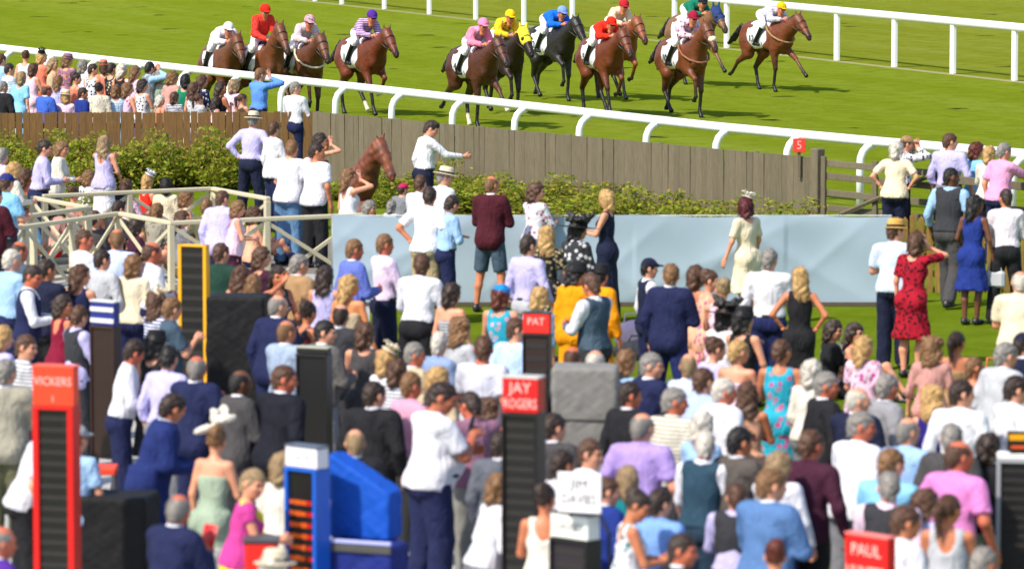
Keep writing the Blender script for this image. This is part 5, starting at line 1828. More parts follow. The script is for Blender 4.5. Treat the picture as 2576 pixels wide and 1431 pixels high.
P(308, 162, "woman with large cream hair and black dress in middle of rail crowd", f, yaw=-25, dress=('dress', 'black'), hair=('curly', 'h_white'), group=RAILG)
P(341, 166, "woman in pink and white patterned dress left of binocular man", f, yaw=-40, dress=('sleeved', 'palepink', 'floral', 'charcoal'), hair=('long', 'h_light'), group=RAILG)
P(377, 156, "man with black hair and grey waistcoat holding hands up to eyes", yaw=-70, arms='eyes', top=('shirt', 'ltblue'), over=('waistcoat', 'grey'), bottom=TR('grey'), hair=('short', 'h_black'), group=RAILG)
P(435, 180, "brown-haired woman in dusty pink top right of binocular man", f, yaw=-35, top=('blouse', 'dustpink'), bottom=TR('navy'), hair=('bob', 'h_light'), group=RAILG)
P(466, 187, "dark-haired woman in bottle green dress in rail crowd", f, yaw=-20, dress=('dress', 'green'), hair=('bob', 'h_black'), group=RAILG)
P(510, 190, "brown-haired woman in navy and white top at rail", f, yaw=-45, top=('blouse', 'navy', 'floral', 'white'), bottom=TR('black'), hair=('long', 'h_brown'), group=RAILG)
P(557, 206, "dark-haired woman in black top below the leftmost racing horse", f, yaw=-60, arms=('phone', 'down'), top=('tank', 'black'), bottom=TR('black'), hair=('long', 'h_dark'), tone='tanned', group=RAILG)
P(590, 200, "fair woman with pale pink top close to the leftmost racing horse", f, yaw=-30, top=('blouse', 'palepink'), bottom=TR('beige'), hair=('bob', 'h_ash'), group=RAILG)
P(655, 172, "man in bright blue shirt with both arms raised taking photograph", H=1.80, yaw=-50, arms='eyes', top=('shirt', (90, 140, 220)), bottom=TR('dknavy'), hair=('short', 'h_light'), group=RAILG)
P(744, 206, "grey-haired man in white shirt at left end of the grey board fence", H=1.74, yaw=-40, arms='fold', top=('shirt', 'white'), bottom=TR('navy'), hair=('short', 'h_grey'), group=RAILG)
P(24, 160, "dark-haired man in striped shirt in second rank at far left of rail", H=1.68, yaw=-50, top=('shirt', 'ltblue', 'stripe', 'white'), bottom=TR('navy'), hair=('short', 'h_dark'), group=RAILG)
P(54, 181, "grey-blonde woman in light blue dress, front of rail crowd at left", f, H=1.62, yaw=-30, dress=('sleeved', 'skyblue'), hair=('bob', 'h_ash'), group=RAILG)
P(118, 213, "bald man in bright blue jacket in front of the rail crowd", H=1.62, yaw=-60, top=('jacket', 'blue'), bottom=TR('navy'), hair=('bald', 'h_brown'), tone='ruddy', group=RAILG)
P(165, 229, "short person in cream straw hat in front of the mauve dress", f, H=1.5, yaw=-20, top=('blouse', 'palepink'), bottom=('skirt', 'white'), hair=('bob', 'h_blond'), hat=('panama', 'cream'), group=RAILG)
P(209, 221, "dark-haired man in royal blue jacket in front of white blouse woman", H=1.58, yaw=-50, top=('jacket', 'royal'), bottom=TR('navy'), hair=('short', 'h_dark'), tone='tanned', group=RAILG)
P(404, 240, "white-haired woman with peach top low in front of rail crowd", f, H=1.40, yaw=-60, top=('tank', 'coral'), bottom=('skirt', 'cream'), hair=('bob', 'h_white'), group=RAILG)
P(8, 205, "dark suited person low at far left photo edge", H=1.6, yaw=-20, top=('jacket', 'black'), bottom=TR('black'), hair=('short', 'h_grey'), group=RAILG)
P(322, 208, "woman in pink floral dress in front rank of rail crowd", f, H=1.58, yaw=-40, dress=('dress', 'palepink', 'floral', 'magenta'), hair=('long', 'h_light'), group=RAILG)
P(250, 210, "woman in pale grey checked jacket in front rank of rail crowd", f, H=1.58, yaw=-10, top=('jacket', 'ltgrey', 'check', 'cream'), bottom=('skirt', 'charcoal'), hair=('updo', 'h_dark'), group=RAILG)
P(440, 232, "woman with navy and white striped top in front rank of rail crowd", f, H=1.42, yaw=-30, top=('blouse', 'white', 'stripe', 'navy'), bottom=('skirt', 'white'), hair=('bob', 'h_brown'), group=RAILG)
P(500, 236, "woman in pale jacket low at right of the rail crowd", f, H=1.42, yaw=-40, top=('jacket', 'ltgrey'), bottom=TR('charcoal'), hair=('pony', 'h_brown'), group=RAILG)
P(545, 244, "woman in pink striped top with tan arms at right end of rail crowd", f, H=1.40, yaw=-70, top=('tank', 'palepink'), bottom=TR('navy'), hair=('long', 'h_dark'), tone='tanned', group=RAILG)
# --- left middle, between shrubs and cream railings
MIDL = "people on the viewing platform at left"
P(112, 353, "dark-haired man in lavender blue shirt before the shrubs at left", yaw=-75, top=('shirt', 'lavender'), bottom=TR('navy'), hair=('short', 'h_dark'), group=MIDL)
P(156, 356, "brown-haired woman with white cardigan facing right, before the shrubs", f, yaw=-80, lean=10, arms=('front', 'front'), top=('jacket', 'offwhite'), bottom=TR('grey'), hair=('bob', 'h_light'), group=MIDL)
P(262, 341, "woman with long light brown hair and pale top with black bag", f, yaw=-30, arms=('bag', 'ext'), top=('tank', 'lavender'), bottom=('skirt', 'white'), hair=('long', 'h_ash'), hold=('bag', 'black', "black handbag held by the woman with long light brown hair"), group=MIDL)
P(6, 372, "pale shirted man cut by left edge above blue cap", yaw=-40, top=('shirt', 'lavender'), bottom=TR('grey'), hair=('short', 'h_grey'), group=MIDL)
P(36, 408, "fair woman in off-white jacket above the blue cap man", f, yaw=-60, top=('jacket', 'offwhite'), bottom=TR('beige'), hair=('bob', 'h_blond'), group=MIDL)
P(66, 424, "woman with dark long hair and bare shoulders beside blue cap man", f, yaw=-10, dress=('strapless', 'olive'), hair=('long', 'h_brown'), tone='ruddy', legs='sit', group=MIDL)
P(16, 437, "man in royal blue cap and sky blue shirt at left edge", H=1.8, yaw=-40, arms='front', top=('polo', 'skyblue'), bottom=TR('charcoal'), hair=('short', 'h_brown'), hat=('cap', 'royal'), group=MIDL)
P(-14, 470, "person in maroon top half out of frame at left", yaw=-30, top=('jacket', 'maroon'), bottom=TR('black'), hair=('short', 'h_dark'), group=MIDL)
P(226, 428, "woman in black and white floral top behind rearmost railing", f, yaw=-40, top=('blouse', 'white', 'floral', 'black'), bottom=TR('black'), hair=('bob', 'h_light'), legs='sit', group=MIDL)
P(268, 422, "woman in cream straw hat with peach back and red skirt", f, yaw=-30, dress=('strapless', 'red'), hair=('updo', 'h_brown'), hat=('panama', 'offwhite'), tone='fair', legs='sit', group=MIDL)
P(372, 438, "woman in white hat and red dress behind rearmost railing", f, yaw=-50, arms=('front', 'down'), dress=('dress', 'brightred'), hair=('bob', 'h_blond'), hat=('fascinator', 'white'), legs='sit', group=MIDL)
P(417, 448, "dark-haired woman sitting near the red dress woman behind the railing", f, yaw=-20, top=('blouse', 'cream'), bottom=('skirt', 'black'), hair=('bob', 'h_black'), legs='sit', group=MIDL)
P(470, 478, "seated woman in pale floral dress beside railing corner", f, yaw=-60, dress=('dress', 'cream', 'floral', 'dustpink'), hair=('bob', 'h_light'), legs='sit', group=MIDL)
P(560, 480, "man in navy jacket with lavender shirt seen through railing", H=1.62, yaw=-20, top=('jacket', 'lavender'), bottom=TR('navy'), hair=('short', 'h_brown'), group=MIDL)
P(600, 505, "woman with pink arms and dark purple skirt seen through railing", f, H=1.5, yaw=-70, arms=('front', 'front'), top=('tank', 'palepink'), bottom=('skirt', 'plum'), hair=('bob', 'h_light'), group=MIDL)
P(140, 500, "woman in red and pink top seen between the cream railings", f, yaw=-40, top=('blouse', 'dustpink'), bottom=('skirt', 'red'), hair=('bob', 'h_dark'), legs='sit', group=MIDL)
P(60, 520, "person in pale blue top seen through left railing braces", yaw=-20, top=('tee', 'skyblue'), bottom=TR('jeans'), hair=('short', 'h_dark'), legs='sit', group=MIDL)
P(637, 284, "man in panama hat and lavender shirt with hands on hips", H=1.80, yaw=-25, arms='hip', top=('shirt', 'lavender'), bottom=TR('dknavy'), hair=('short', 'h_grey'), hat=('panama', 'cream'), legs='wide', group=MIDL)
P(690, 306, "man in loose white shirt right of the panama hat", H=1.76, yaw=-50, arms=('front', 'down'), top=('shirtout', 'white'), bottom=TR('navy'), hair=('short', 'h_brown'), group=MIDL)
P(733, 352, "heavy man in long white t-shirt and blue jeans at the railing", H=1.86, yaw=-30, top=('tee', 'white'), bottom=TR('jeans'), hair=('short', 'h_light'), fat=1.08, belly=1, arms='front', group=MIDL)
P(797, 360, "man in white t-shirt and black trousers with hand raised to eyes", H=1.84, yaw=-35, arms=('down', 'eyes'), top=('tee', 'white'), bottom=TR('black'), hair=('short', 'h_dark'), tone='tanned', fat=1.05, group=MIDL)
P(806, 336, "woman with dark hair and raised bare arms behind white t-shirt men", f, H=1.68, yaw=-60, arms='eyes', dress=('strapless', 'plum'), hair=('bob', 'h_dark'), group=MIDL)
P(879, 424, "woman with tied brown hair, white top and raised arm by the sculpture", f, yaw=-60, arms=('eyes', 'down'), top=('tank', 'white'), bottom=('skirt', 'khaki'), hair=('long', 'h_light'), group=MIDL)
P(1014, 462, "child in bright pink cap in front of weeds", H=1.25, yaw=-30, top=('tee', 'grey'), bottom=('shorts', 'navy'), hair=('short', 'h_dark'), hat=('cap', (220, 30, 100)), group=MIDL)
P(1084, 305, "man in white shirt pointing right, in front of the board fence", H=1.82, yaw=-78, arms=('point', 'down'), hp=20, top=('shirt', 'white'), bottom=TR('dknavy'), hair=('quiff', 'h_dark'), lean=6, group=MIDL)
P(1120, 424, "man in cream panama hat and white shirt behind the blue sheeting", H=1.76, yaw=-60, hp=12, top=('shirt', 'white'), bottom=TR('beige'), hair=('short', 'h_grey'), hat=('panama', 'cream'), group=MIDL)
P(1058, 440, "brown-haired man in white shirt left of the panama hatted man", H=1.72, yaw=-50, top=('shirt', 'white'), bottom=TR('black'), hair=('short', 'h_brown'), group=MIDL)
P(1136, 492, "dark-haired man in light blue shirt behind the man in khaki trousers", H=1.70, yaw=-70, hp=15, top=('shirt', 'ltblue'), bottom=TR('navy'), hair=('short', 'h_dark'), group=MIDL)
P(985, 505, "seated person in pale top low beside the pink cap", f, H=1.15, yaw=-50, top=('blouse', 'ltgrey'), bottom=('skirt', 'teal'), hair=('bob', 'h_grey'), group=MIDL)
# --- in front of the blue sheeting
LAWN = "people on the lawn by the blue sheeting"
P(1080, 470, "man in short-sleeved white shirt and khaki trousers, hand on hip", H=1.80, yaw=-20, arms=('relax', 'hip'), top=('polo', 'white'), bottom=TR('khaki'), hair=('short', 'h_dark'), tone='tanned', group=LAWN)
P(1238, 442, "bald man in maroon jumper and dark shorts before blue sheeting", H=1.84, yaw=-15, arms='front', top=('jacket', 'maroon'), bottom=('shorts', 'slate'), hair=('bald', 'h_light'), tone='tanned', legs='wide', group=LAWN)
P(1350, 460, "woman in white and pink floral top before the blue sheeting", f, H=1.70, yaw=-60, arms=('front', 'front'), top=('blouse', 'white', 'floral', 'magenta'), bottom=TR('white'), hair=('bob', 'h_brown'), group=LAWN)
P(1524, 478, "blonde woman in long sleeveless navy dress before blue sheeting", f, H=1.74, yaw=62, arms=('front', 'front'), dress=('maxi', 'dknavy'), hair=('bob', 'h_blond'), group=LAWN)
P(1876, 496, "woman with wine red hair in cream dress and white fascinator", f, H=1.70, yaw=38, arms=('relax', 'relax'), dress=('sleeved', 'cream'), hair=('bob', 'h_wine'), hat=('fascinator', 'offwhite'), group=LAWN)
P(1455, 556, "woman in large black feathered hat and monochrome floral jacket", f, H=1.68, yaw=-40, top=('jacket', 'charcoal', 'floral', 'white'), bottom=('skirt', 'navy'), hair=('bob', 'h_black'), hat=('wide', 'black'), group=LAWN)
P(1375, 568, "blonde woman in black and khaki patterned dress", f, H=1.68, yaw=-25, dress=('sleeved', 'khaki', 'check', 'black'), hair=('long', 'h_blond'), group=LAWN)
P(1330, 592, "dark-haired man in lavender shirt left of blonde in patterned dress", H=1.78, yaw=-40, top=('shirt', 'lavender'), bottom=TR('ltgrey'), hair=('short', 'h_dark'), group=LAWN)
P(1262, 718, "woman with bright blue turban, red hair and turquoise floral dress", f, H=1.66, yaw=-20, dress=('dress', 'turq', 'floral', 'pink'), hair=('bob', 'h_aub'), hat=('turban', (20, 140, 220)), group=LAWN)
P(1452, 664, "woman with black hat in bright yellow jacket", f, H=1.68, yaw=-30, top=('jacket', 'yellow'), bottom=('skirt', 'yellow'), hair=('bob', 'h_black'), hat=('trilby', 'black'), group=LAWN)
P(1512, 668, "person in black hat and yellow coat behind grey waistcoat man", f, H=1.68, yaw=-50, lean=8, top=('coat', 'yellow'), hair=('short', 'h_black'), hat=('trilby', 'black'), group=LAWN)
P(1487, 690, "brown-haired man in grey waistcoat and white sleeves turned left", H=1.78, yaw=50, hp=15, arms=('front', 'front'), top=('shirt', 'white'), over=('waistcoat', 'slate'), bottom=TR('charcoal'), hair=('quiff', 'h_brown'), tone='tanned', fat=1.05, group=LAWN)
P(1360, 722, "blonde woman in pale blue top above the rear red-signed board", f, H=1.66, yaw=-30, top=('blouse', 'skyblue'), bottom=TR('white'), hair=('bob', 'h_blond'), group=LAWN)
P(1634, 650, "boy with navy cap, white sleeves and navy waistcoat left of navy sweater man", H=1.66, yaw=-70, top=('shirt', 'white'), over=('waistcoat', 'dknavy'), bottom=TR('navy'), hair=('short', 'h_black'), hat=('cap', 'dknavy'), group=LAWN)
P(1688, 664, "tall man in navy sweater and navy trousers with back turned", H=1.82, yaw=-20, arms=('front', 'down'), top=('jacket', 'navy'), bottom=TR((34, 44, 96)), hair=('short', 'h_light'), fat=1.04, legs='wide', group=LAWN)
P(1750, 668, "woman with brown bob and peach strapless dress right of navy sweater", f, yaw=-30, dress=('strapless', 'peach'), hair=('bob', 'h_brown'), tone='tanned', group=LAWN)
P(1787, 680, "woman in peach dress with magenta trim beside headband woman", f, yaw=-60, dress=('dress', 'peach', 'floral', 'magenta'), hair=('updo', 'h_brown'), group=LAWN)
P(1818, 702, "blonde woman with hair pinned up and navy band, peach top", f, yaw=-20, dress=('dress', 'palepink', 'floral', 'coral'), hair=('updo', 'h_ash'), group=LAWN)
P(1936, 626, "grey-haired man in white shirt and navy trousers before the sheeting", H=1.80, yaw=-25, arms=('front', 'down'), top=('shirt', 'white'), bottom=TR((30, 38, 84)), hair=('short', 'h_grey'), fat=1.05, group=LAWN)
P(2012, 672, "woman with long blonde hair and black backless dress, hands on hips", f, H=1.70, yaw=0, arms='hip', dress=('shift', 'black'), hair=('long', 'h_blond'), tone='tanned', group=LAWN)
P(1826, 770, "woman in very dark wide hat and white top bending", f, H=1.64, yaw=-40, lean=12, top=('blouse', 'white'), bottom=('skirt', 'palepink'), hair=('bob', 'h_black'), hat=('wide', 'h_dark'), group=LAWN)
P(1872, 776, "woman in black hat and black dress beside the man in white shirt", f, H=1.66, yaw=-30, dress=('shift', 'black'), hair=('bob', 'h_black'), hat=('trilby', 'black'), group=LAWN)
# --- right side
RIGHT = "people at the right by the ochre fence"
P(2282, 342, "person in tan cap with raised arms behind white-haired woman at right", yaw=-60, arms='eyes', top=('shirt', 'charcoal', 'check', 'white'), bottom=TR('black'), hair=('short', 'h_brown'), hat=('cap', 'tan'), group=RIGHT)
P(2256, 356, "white-haired woman in cream top and black skirt by the gate", f, H=1.72, yaw=-10, arms=('hip', 'hip'), top=('tee', 'cream'), bottom=TR('dknavy'), hair=('bob', 'h_white'), fat=1.1, group=RIGHT)
P(2391, 336, "brown-haired man in lavender shirt near the right rail", H=1.82, yaw=-30, top=('shirt', 'lavender'), bottom=TR('grey'), hair=('short', 'h_brown'), group=RIGHT)
P(2458, 358, "auburn-haired woman in light blue top at right rail", f, yaw=-50, arms=('front', 'down'), top=('blouse', 'skyblue'), bottom=TR('jeans'), hair=('bob', 'h_aub'), group=RIGHT)
P(2490, 368, "blonde woman behind the pink shirted man at right", f, yaw=-30, top=('blouse', 'offwhite'), bottom=TR('black'), hair=('bob', 'h_blond'), group=RIGHT)
P(2526, 360, "grey-haired man in pink shirt reaching right at right edge", H=1.80, yaw=-60, arms=('ext', 'down'), lean=8, top=('polo', 'pink'), bottom=TR('navy'), hair=('short', 'h_grey'), fat=1.06, group=RIGHT)
P(2394, 422, "man in black waistcoat over light blue shirt and grey trousers", H=1.90, yaw=-30, arms=('relax', 'relax'), top=('shirt', 'ltblue'), over=('waistcoat', 'charcoal'), bottom=TR('dkgrey'), hair=('crop', 'h_black'), tone='dark', legs='walk', group=RIGHT)
P(2455, 492, "black-haired woman in royal and navy knee dress with grey bag", f, H=1.70, yaw=-30, arms=('relax', 'bag'), dress=('dress', 'royal'), hair=('long', 'h_black'), tone='dark', hold=('bag', 'ltgrey', "grey clutch bag of the woman in royal blue dress"), group=RIGHT)
P(2530, 476, "dark-haired man in pale pinkish shirt and black trousers at right", H=1.78, yaw=-10, arms='front', top=('shirt', (222, 212, 222)), bottom=TR('black'), hair=('short', 'h_dark'), tone='tanned', legs='wide', group=RIGHT)
P(2253, 556, "man in straw trilby and pale blue shirt beside red dress woman", H=1.80, yaw=-20, arms='front', top=('polo', (196, 208, 230)), bottom=TR('dknavy'), hair=('short', 'h_brown'), hat=('trilby', (206, 160, 84)), group=RIGHT)
P(2304, 584, "woman in dark red floral dress shading her eyes with her hand", f, H=1.74, yaw=-30, arms=('eyes', 'down'), dress=('sleeved', (64, 12, 24), 'check', (158, 18, 40)), hair=('bob', 'h_brown'), group=RIGHT)
P(2566, 682, "bald man in cream and tan shirt at right photo edge", H=1.76, yaw=-10, top=('polo', 'cream'), bottom=TR('beige'), hair=('bald', 'h_white'), fat=1.12, belly=1, group=RIGHT)
P(2152, 812, "dark-haired woman sitting on the grass near the red dress", f, H=1.65, yaw=-120, legs='sit', dress=('strapless', 'black'), hair=('long', 'h_dark'), group=RIGHT)
P(2098, 806, "woman in black top and white trousers sitting on the grass", f, H=1.65, yaw=-70, legs='sit', arms='lap', top=('tee', 'black'), bottom=TR('white'), hair=('bob', 'h_dark'), group=RIGHT)
P(2176, 846, "girl with blonde hair and pink and white top in front of lawn", f, H=1.55, yaw=-20, top=('tee', 'palepink', 'floral', 'magenta'), bottom=('skirt', 'white'), hair=('long', 'h_blond'), group=RIGHT)
P(2345, 848, "woman with wavy light brown hair and dusty pink top", f, H=1.60, yaw=-10, arms='relax', top=('blouse', 'dustpink'), bottom=('skirt', 'dustpink'), hair=('curly', 'h_light'), group=RIGHT)
P(2408, 834, "woman with long dark ponytail near the coral bag", f, H=1.58, yaw=-10, dress=('strapless', 'tan'), hair=('pony', 'h_dark'), tone='tanned', group=RIGHT)
P(2452, 898, "bare-shouldered person with sandy hair low at right", f, H=1.50, yaw=-30, dress=('strapless', 'coral'), hair=('crop', 'h_light'), tone='tanned', group=RIGHT)
P(2530, 862, "man with grey-brown hair in pale grey jacket at right", yaw=-60, lean=8, top=('jacket', 'ltgrey'), bottom=TR('grey'), hair=('short', 'h_grey'), group=RIGHT)
P(2576, 838, "person in navy cap at the right photo edge", yaw=-20, top=('jacket', 'dknavy'), bottom=TR('navy'), hair=('short', 'h_dark'), hat=('cap', 'dknavy'), group=RIGHT)
# --- betting ring, left
RING = "racegoers in the betting ring"
P(50, 606, "bald tanned man behind the grey-haired man at left", yaw=-50, top=('polo', 'slate'), bottom=TR('black'), hair=('bald', 'h_brown'), tone='ruddy', group=RING)
P(30, 628, "grey-haired man in light blue shirt at left edge", H=1.80, yaw=-50, arms='front', top=('shirt', 'ltblue'), bottom=TR('navy'), hair=('short', 'h_white'), fat=1.05, group=RING)
P(82, 668, "man in navy waistcoat and white sleeves holding white paper at left", H=1.78, yaw=-85, hp=14, arms=('front', 'front'), top=('shirt', 'white'), over=('waistcoat', 'navy'), bottom=TR('navy'), hair=('short', 'h_dark'), tone='ruddy', hold=('paper', 'white', "white race card held by the man in navy waistcoat"), group=RING)
P(213, 578, "brown-haired man in white shirt, left of bald man in pale blue", H=1.80, yaw=-60, top=('shirt', 'white'), bottom=TR('black'), hair=('crop', 'h_brown'), tone='ruddy', group=RING)
P(294, 575, "bald man in pale blue shirt and black trousers before cream railing", H=1.84, yaw=-25, top=('shirt', (186, 200, 238)), bottom=TR('black'), hair=('bald', 'h_light'), tone='tanned', fat=1.06, group=RING)
P(381, 608, "balding man in white shirt leaning, right of pale blue shirt", H=1.82, yaw=-55, lean=12, arms=('front', 'front'), top=('shirt', 'white'), bottom=TR('navy'), hair=('bald', 'h_brown'), tone='ruddy', fat=1.08, belly=1, group=RING)
P(203, 666, "woman with long brown hair and navy dress before white shirt man", f, H=1.68, yaw=-30, dress=('dress', 'navy'), hair=('long', 'h_brown'), group=RING)
P(200, 768, "man in dark jacket over lilac shirt beside the brown odds board", H=1.70, yaw=-50, hp=12, top=('shirtout', 'lavender'), over=('waistcoat', 'charcoal'), bottom=TR('charcoal'), hair=('short', 'h_brown'), group=RING)
P(394, 736, "woman with curly hair and cream fascinator in blue and white top", f, H=1.66, yaw=-40, top=('blouse', 'white', 'stripe', 'royal'), bottom=TR('black'), hair=('curly', 'h_brown'), hat=('fascinator', 'cream'), group=RING)
P(433, 748, "fair-haired man facing right with hand at his mouth", H=1.72, yaw=-75, arms=('phone', 'down'), top=('polo', 'slate'), bottom=TR('black'), hair=('short', 'h_light'), group=RING)
P(392, 836, "woman in black hat behind the dark-haired man in white shirt", f, H=1.66, yaw=-40, dress=('dress', 'black'), hair=('bob', 'h_black'), hat=('trilby', 'black'), group=RING)
P(340, 854, "dark grey haired man in white shirt writing at the blue stand", H=1.76, yaw=-80, lean=10, arms=('front', 'front'), hp=16, top=('shirt', 'white'), bottom=TR('navy'), hair=('short', 'h_dark'), tone='ruddy', group=RING)
P(425, 870, "person in pale lilac shirt with raised forearm near yellow board", H=1.72, yaw=-30, arms=('phone', 'down'), top=('shirt', 'lavender'), bottom=TR('grey'), hair=('short', 'h_black'), group=RING)
P(495, 894, "balding grey man in navy suit left of black case", H=1.76, yaw=-30, top=('jacket', 'navy'), bottom=TR('navy'), hair=('bald', 'h_grey'), tone='ruddy', group=RING)
P(66, 842, "brown-haired man in white striped shirt above the red odds board", H=1.76, yaw=-60, top=('shirt', 'white', 'stripe', 'grey'), bottom=TR('navy'), hair=('short', 'h_brown'), group=RING)
P(6, 820, "blonde woman at the left edge in lilac top", f, yaw=-50, top=('blouse', 'lavender'), bottom=TR('grey'), hair=('bob', 'h_blond'), group=RING)
P(14, 905, "person in stone coloured coat with rucksack at left edge", H=1.76, yaw=-20, top=('jacket', 'stone'), bottom=TR('olive'), hair=('short', 'h_grey'), fat=1.15, group=RING)
P(606, 930, "brown-skinned balding man in grey suit beside black suited man", H=1.74, yaw=-50, top=('jacket', 'dkgrey'), bottom=TR('charcoal'), hair=('bald', 'h_black'), tone='dark', group=RING)
P(714, 920, "brown-haired man in black suit seen from behind, white collar", H=1.80, yaw=-40, top=('jacket', (24, 26, 36)), bottom=TR('black'), hair=('short', 'h_brown'), tone='ruddy', fat=1.08, group=RING)
P(607, 668, "woman with long dark brown hair above the black case", f, yaw=-30, dress=('dress', 'dustpink'), hair=('long', 'h_brown'), group=RING)
P(640, 690, "fair-haired woman looking down above the black case", f, H=1.64, yaw=-20, top=('blouse', 'offwhite', 'floral', 'brown'), bottom=('skirt', 'grey'), hair=('long', 'h_light'), group=RING)
P(700, 670, "woman with long black hair and raised elbow, face to camera", f, H=1.66, yaw=-140, arms=('eyes', 'front'), dress=('dress', 'charcoal', 'floral', 'ltgrey'), hair=('long', 'h_dark'), tone='tanned', group=RING)
P(700, 742, "bald man in navy jacket below the long black haired woman", H=1.74, yaw=-40, top=('jacket', 'navy'), bottom=TR('navy'), hair=('bald', 'h_grey'), group=RING)
P(722, 805, "sandy balding man in light blue-grey jacket by the black board", H=1.74, yaw=-50, top=('jacket', (150, 166, 190)), bottom=TR('grey'), hair=('bald', 'h_light'), tone='tanned', group=RING)
P(893, 602, "fair-haired man in periwinkle blue jacket left of lilac shirt man", H=1.80, yaw=-55, arms=('front', 'down'), top=('jacket', (96, 112, 190)), bottom=TR('navy'), hair=('short', 'h_light'), tone='ruddy', group=RING)
P(969, 589, "brown-haired man in pale pink shirt and dark trousers facing right", H=1.80, yaw=-60, arms=('front', 'front'), top=('shirt', (222, 200, 226)), bottom=TR('dknavy'), hair=('short', 'h_light'), tone='ruddy', group=RING)
P(1060, 638, "dark-haired man in bright white shirt and black trousers, back turned", H=1.80, yaw=-25, lean=8, arms=('front', 'front'), top=('shirt', 'white'), bottom=TR('black'), hair=('short', 'h_brown'), tone='dark', fat=1.08, legs='wide', group=RING)
P(880, 692, "blonde woman with tanned bare back near the black board", f, H=1.68, yaw=-20, dress=('strapless', 'beige'), hair=('long', 'h_blond'), tone=(206, 136, 88), group=RING)
P(858, 764, "man with bald patch in charcoal suit behind the black odds board", H=1.76, yaw=-30, top=('jacket', 'charcoal'), bottom=TR('charcoal'), hair=('bald', 'h_dark'), tone='fair', group=RING)
P(818, 806, "black-haired man in mid grey suit at the black odds board", H=1.74, yaw=-60, top=('jacket', (98, 94, 92)), bottom=TR('grey'), hair=('short', 'h_black'), group=RING)
P(1138, 712, "woman with dark bob, pink shoulders and grey striped dress", f, H=1.66, yaw=-30, dress=('strapless', 'grey', 'stripe', 'ltgrey'), hair=('bob', 'h_dark'), group=RING)
P(1160, 800, "woman with curly brown hair in grey top in mid crowd", f, H=1.64, yaw=-40, top=('blouse', 'ltgrey'), bottom=TR('black'), hair=('curly', 'h_light'), group=RING)
P(1106, 834, "white-haired man in blue-grey shirt in mid crowd", H=1.72, yaw=-50, top=('shirt', (130, 150, 186)), bottom=TR('grey'), hair=('short', 'h_white'), group=RING)
P(1044, 862, "grey-haired man in beige jacket left of white-haired man", H=1.72, yaw=-70, top=('jacket', 'beige'), bottom=TR('grey'), hair=('short', 'h_grey'), tone='ruddy', group=RING)
P(972, 878, "woman with short pale hair and pale flower headpiece in mid crowd", f, H=1.64, yaw=-50, top=('blouse', 'white'), bottom=TR('grey'), hair=('bob', 'h_blond'), hat=('fascinator', 'cream'), group=RING)
P(1216, 846, "brown-haired man in pale grey t-shirt behind the red-signed boards", H=1.76, yaw=-20, top=('tee', (196, 198, 212)), bottom=TR('grey'), hair=('short', 'h_brown'), tone='ruddy', fat=1.1, group=RING)
P(1104, 924, "blond person behind the man in white polo", f, H=1.66, yaw=-30, top=('blouse', 'beige'), bottom=TR('black'), hair=('bob', 'h_blond'), group=RING)
P(1036, 936, "brown-haired man in dusky pink shirt with dark collar", H=1.76, yaw=-45, top=('shirt', (206, 150, 176)), bottom=TR('stone'), hair=('short', 'h_light'), tone='ruddy', group=RING)
P(1000, 905, "woman in white striped blouse left of dusky pink shirt", f, H=1.62, yaw=-30, top=('blouse', 'white', 'stripe', 'grey'), bottom=TR('grey'), hair=('bob', 'h_brown'), group=RING)
P(942, 960, "person in black jacket with black rucksack left of pink shirt", H=1.72, yaw=-20, top=('jacket', 'black'), bottom=TR('black'), hair=('short', 'h_dark'), fat=1.1, group=RING)
P(893, 1078, "bald man behind the blue tarpaulin", H=1.70, yaw=-10, top=('jacket', 'black'), bottom=TR('black'), hair=('bald', 'h_ash'), tone='fair', group=RING)
P(1106, 963, "large man in white polo shirt and navy trousers looking at phone", H=1.90, yaw=-58, hy=-25, hp=20, arms=('phone', 'front'), top=('polo', 'white'), bottom=TR((34, 40, 78)), hair=('short', 'h_dark'), tone=(176, 104, 76), fat=1.22, belly=1, hold=('phone', 'black', "black phone in hands of the man in white polo"), group=RING)
P(1182, 986, "man in mauve shirt and grey trousers behind white polo man", H=1.72, fat=1.05, yaw=20, hp=15, arms='front', top=('polo', 'mauve'), bottom=TR((130, 130, 126)), hair=('short', 'h_dark'), tone='ruddy', group=RING)
P(1232, 1002, "woman with curly brown hair and royal blue dress by central board", f, H=1.52, yaw=-30, dress=('strapless', 'indigo'), hair=('curly', 'h_brown'), tone='tanned', group=RING)
P(1262, 1085, "person in grey jacket and jeans left of the central black board", H=1.66, yaw=-20, top=('jacket', (92, 96, 106)), bottom=TR('jeans'), hair=('short', 'h_dark'), group=RING)
P(1256, 1190, "woman in loose white shirt at the foot of the central board", f, H=1.60, yaw=-60, lean=12, top=('blouse', 'white'), bottom=TR('grey'), hair=('bob', 'h_light'), group=RING)
P(1300, 800, "person in pale blue shirt left of the rear red-signed board", H=1.70, yaw=-30, top=('tee', (176, 200, 240)), bottom=TR('navy'), hair=('short', 'h_brown'), group=RING)
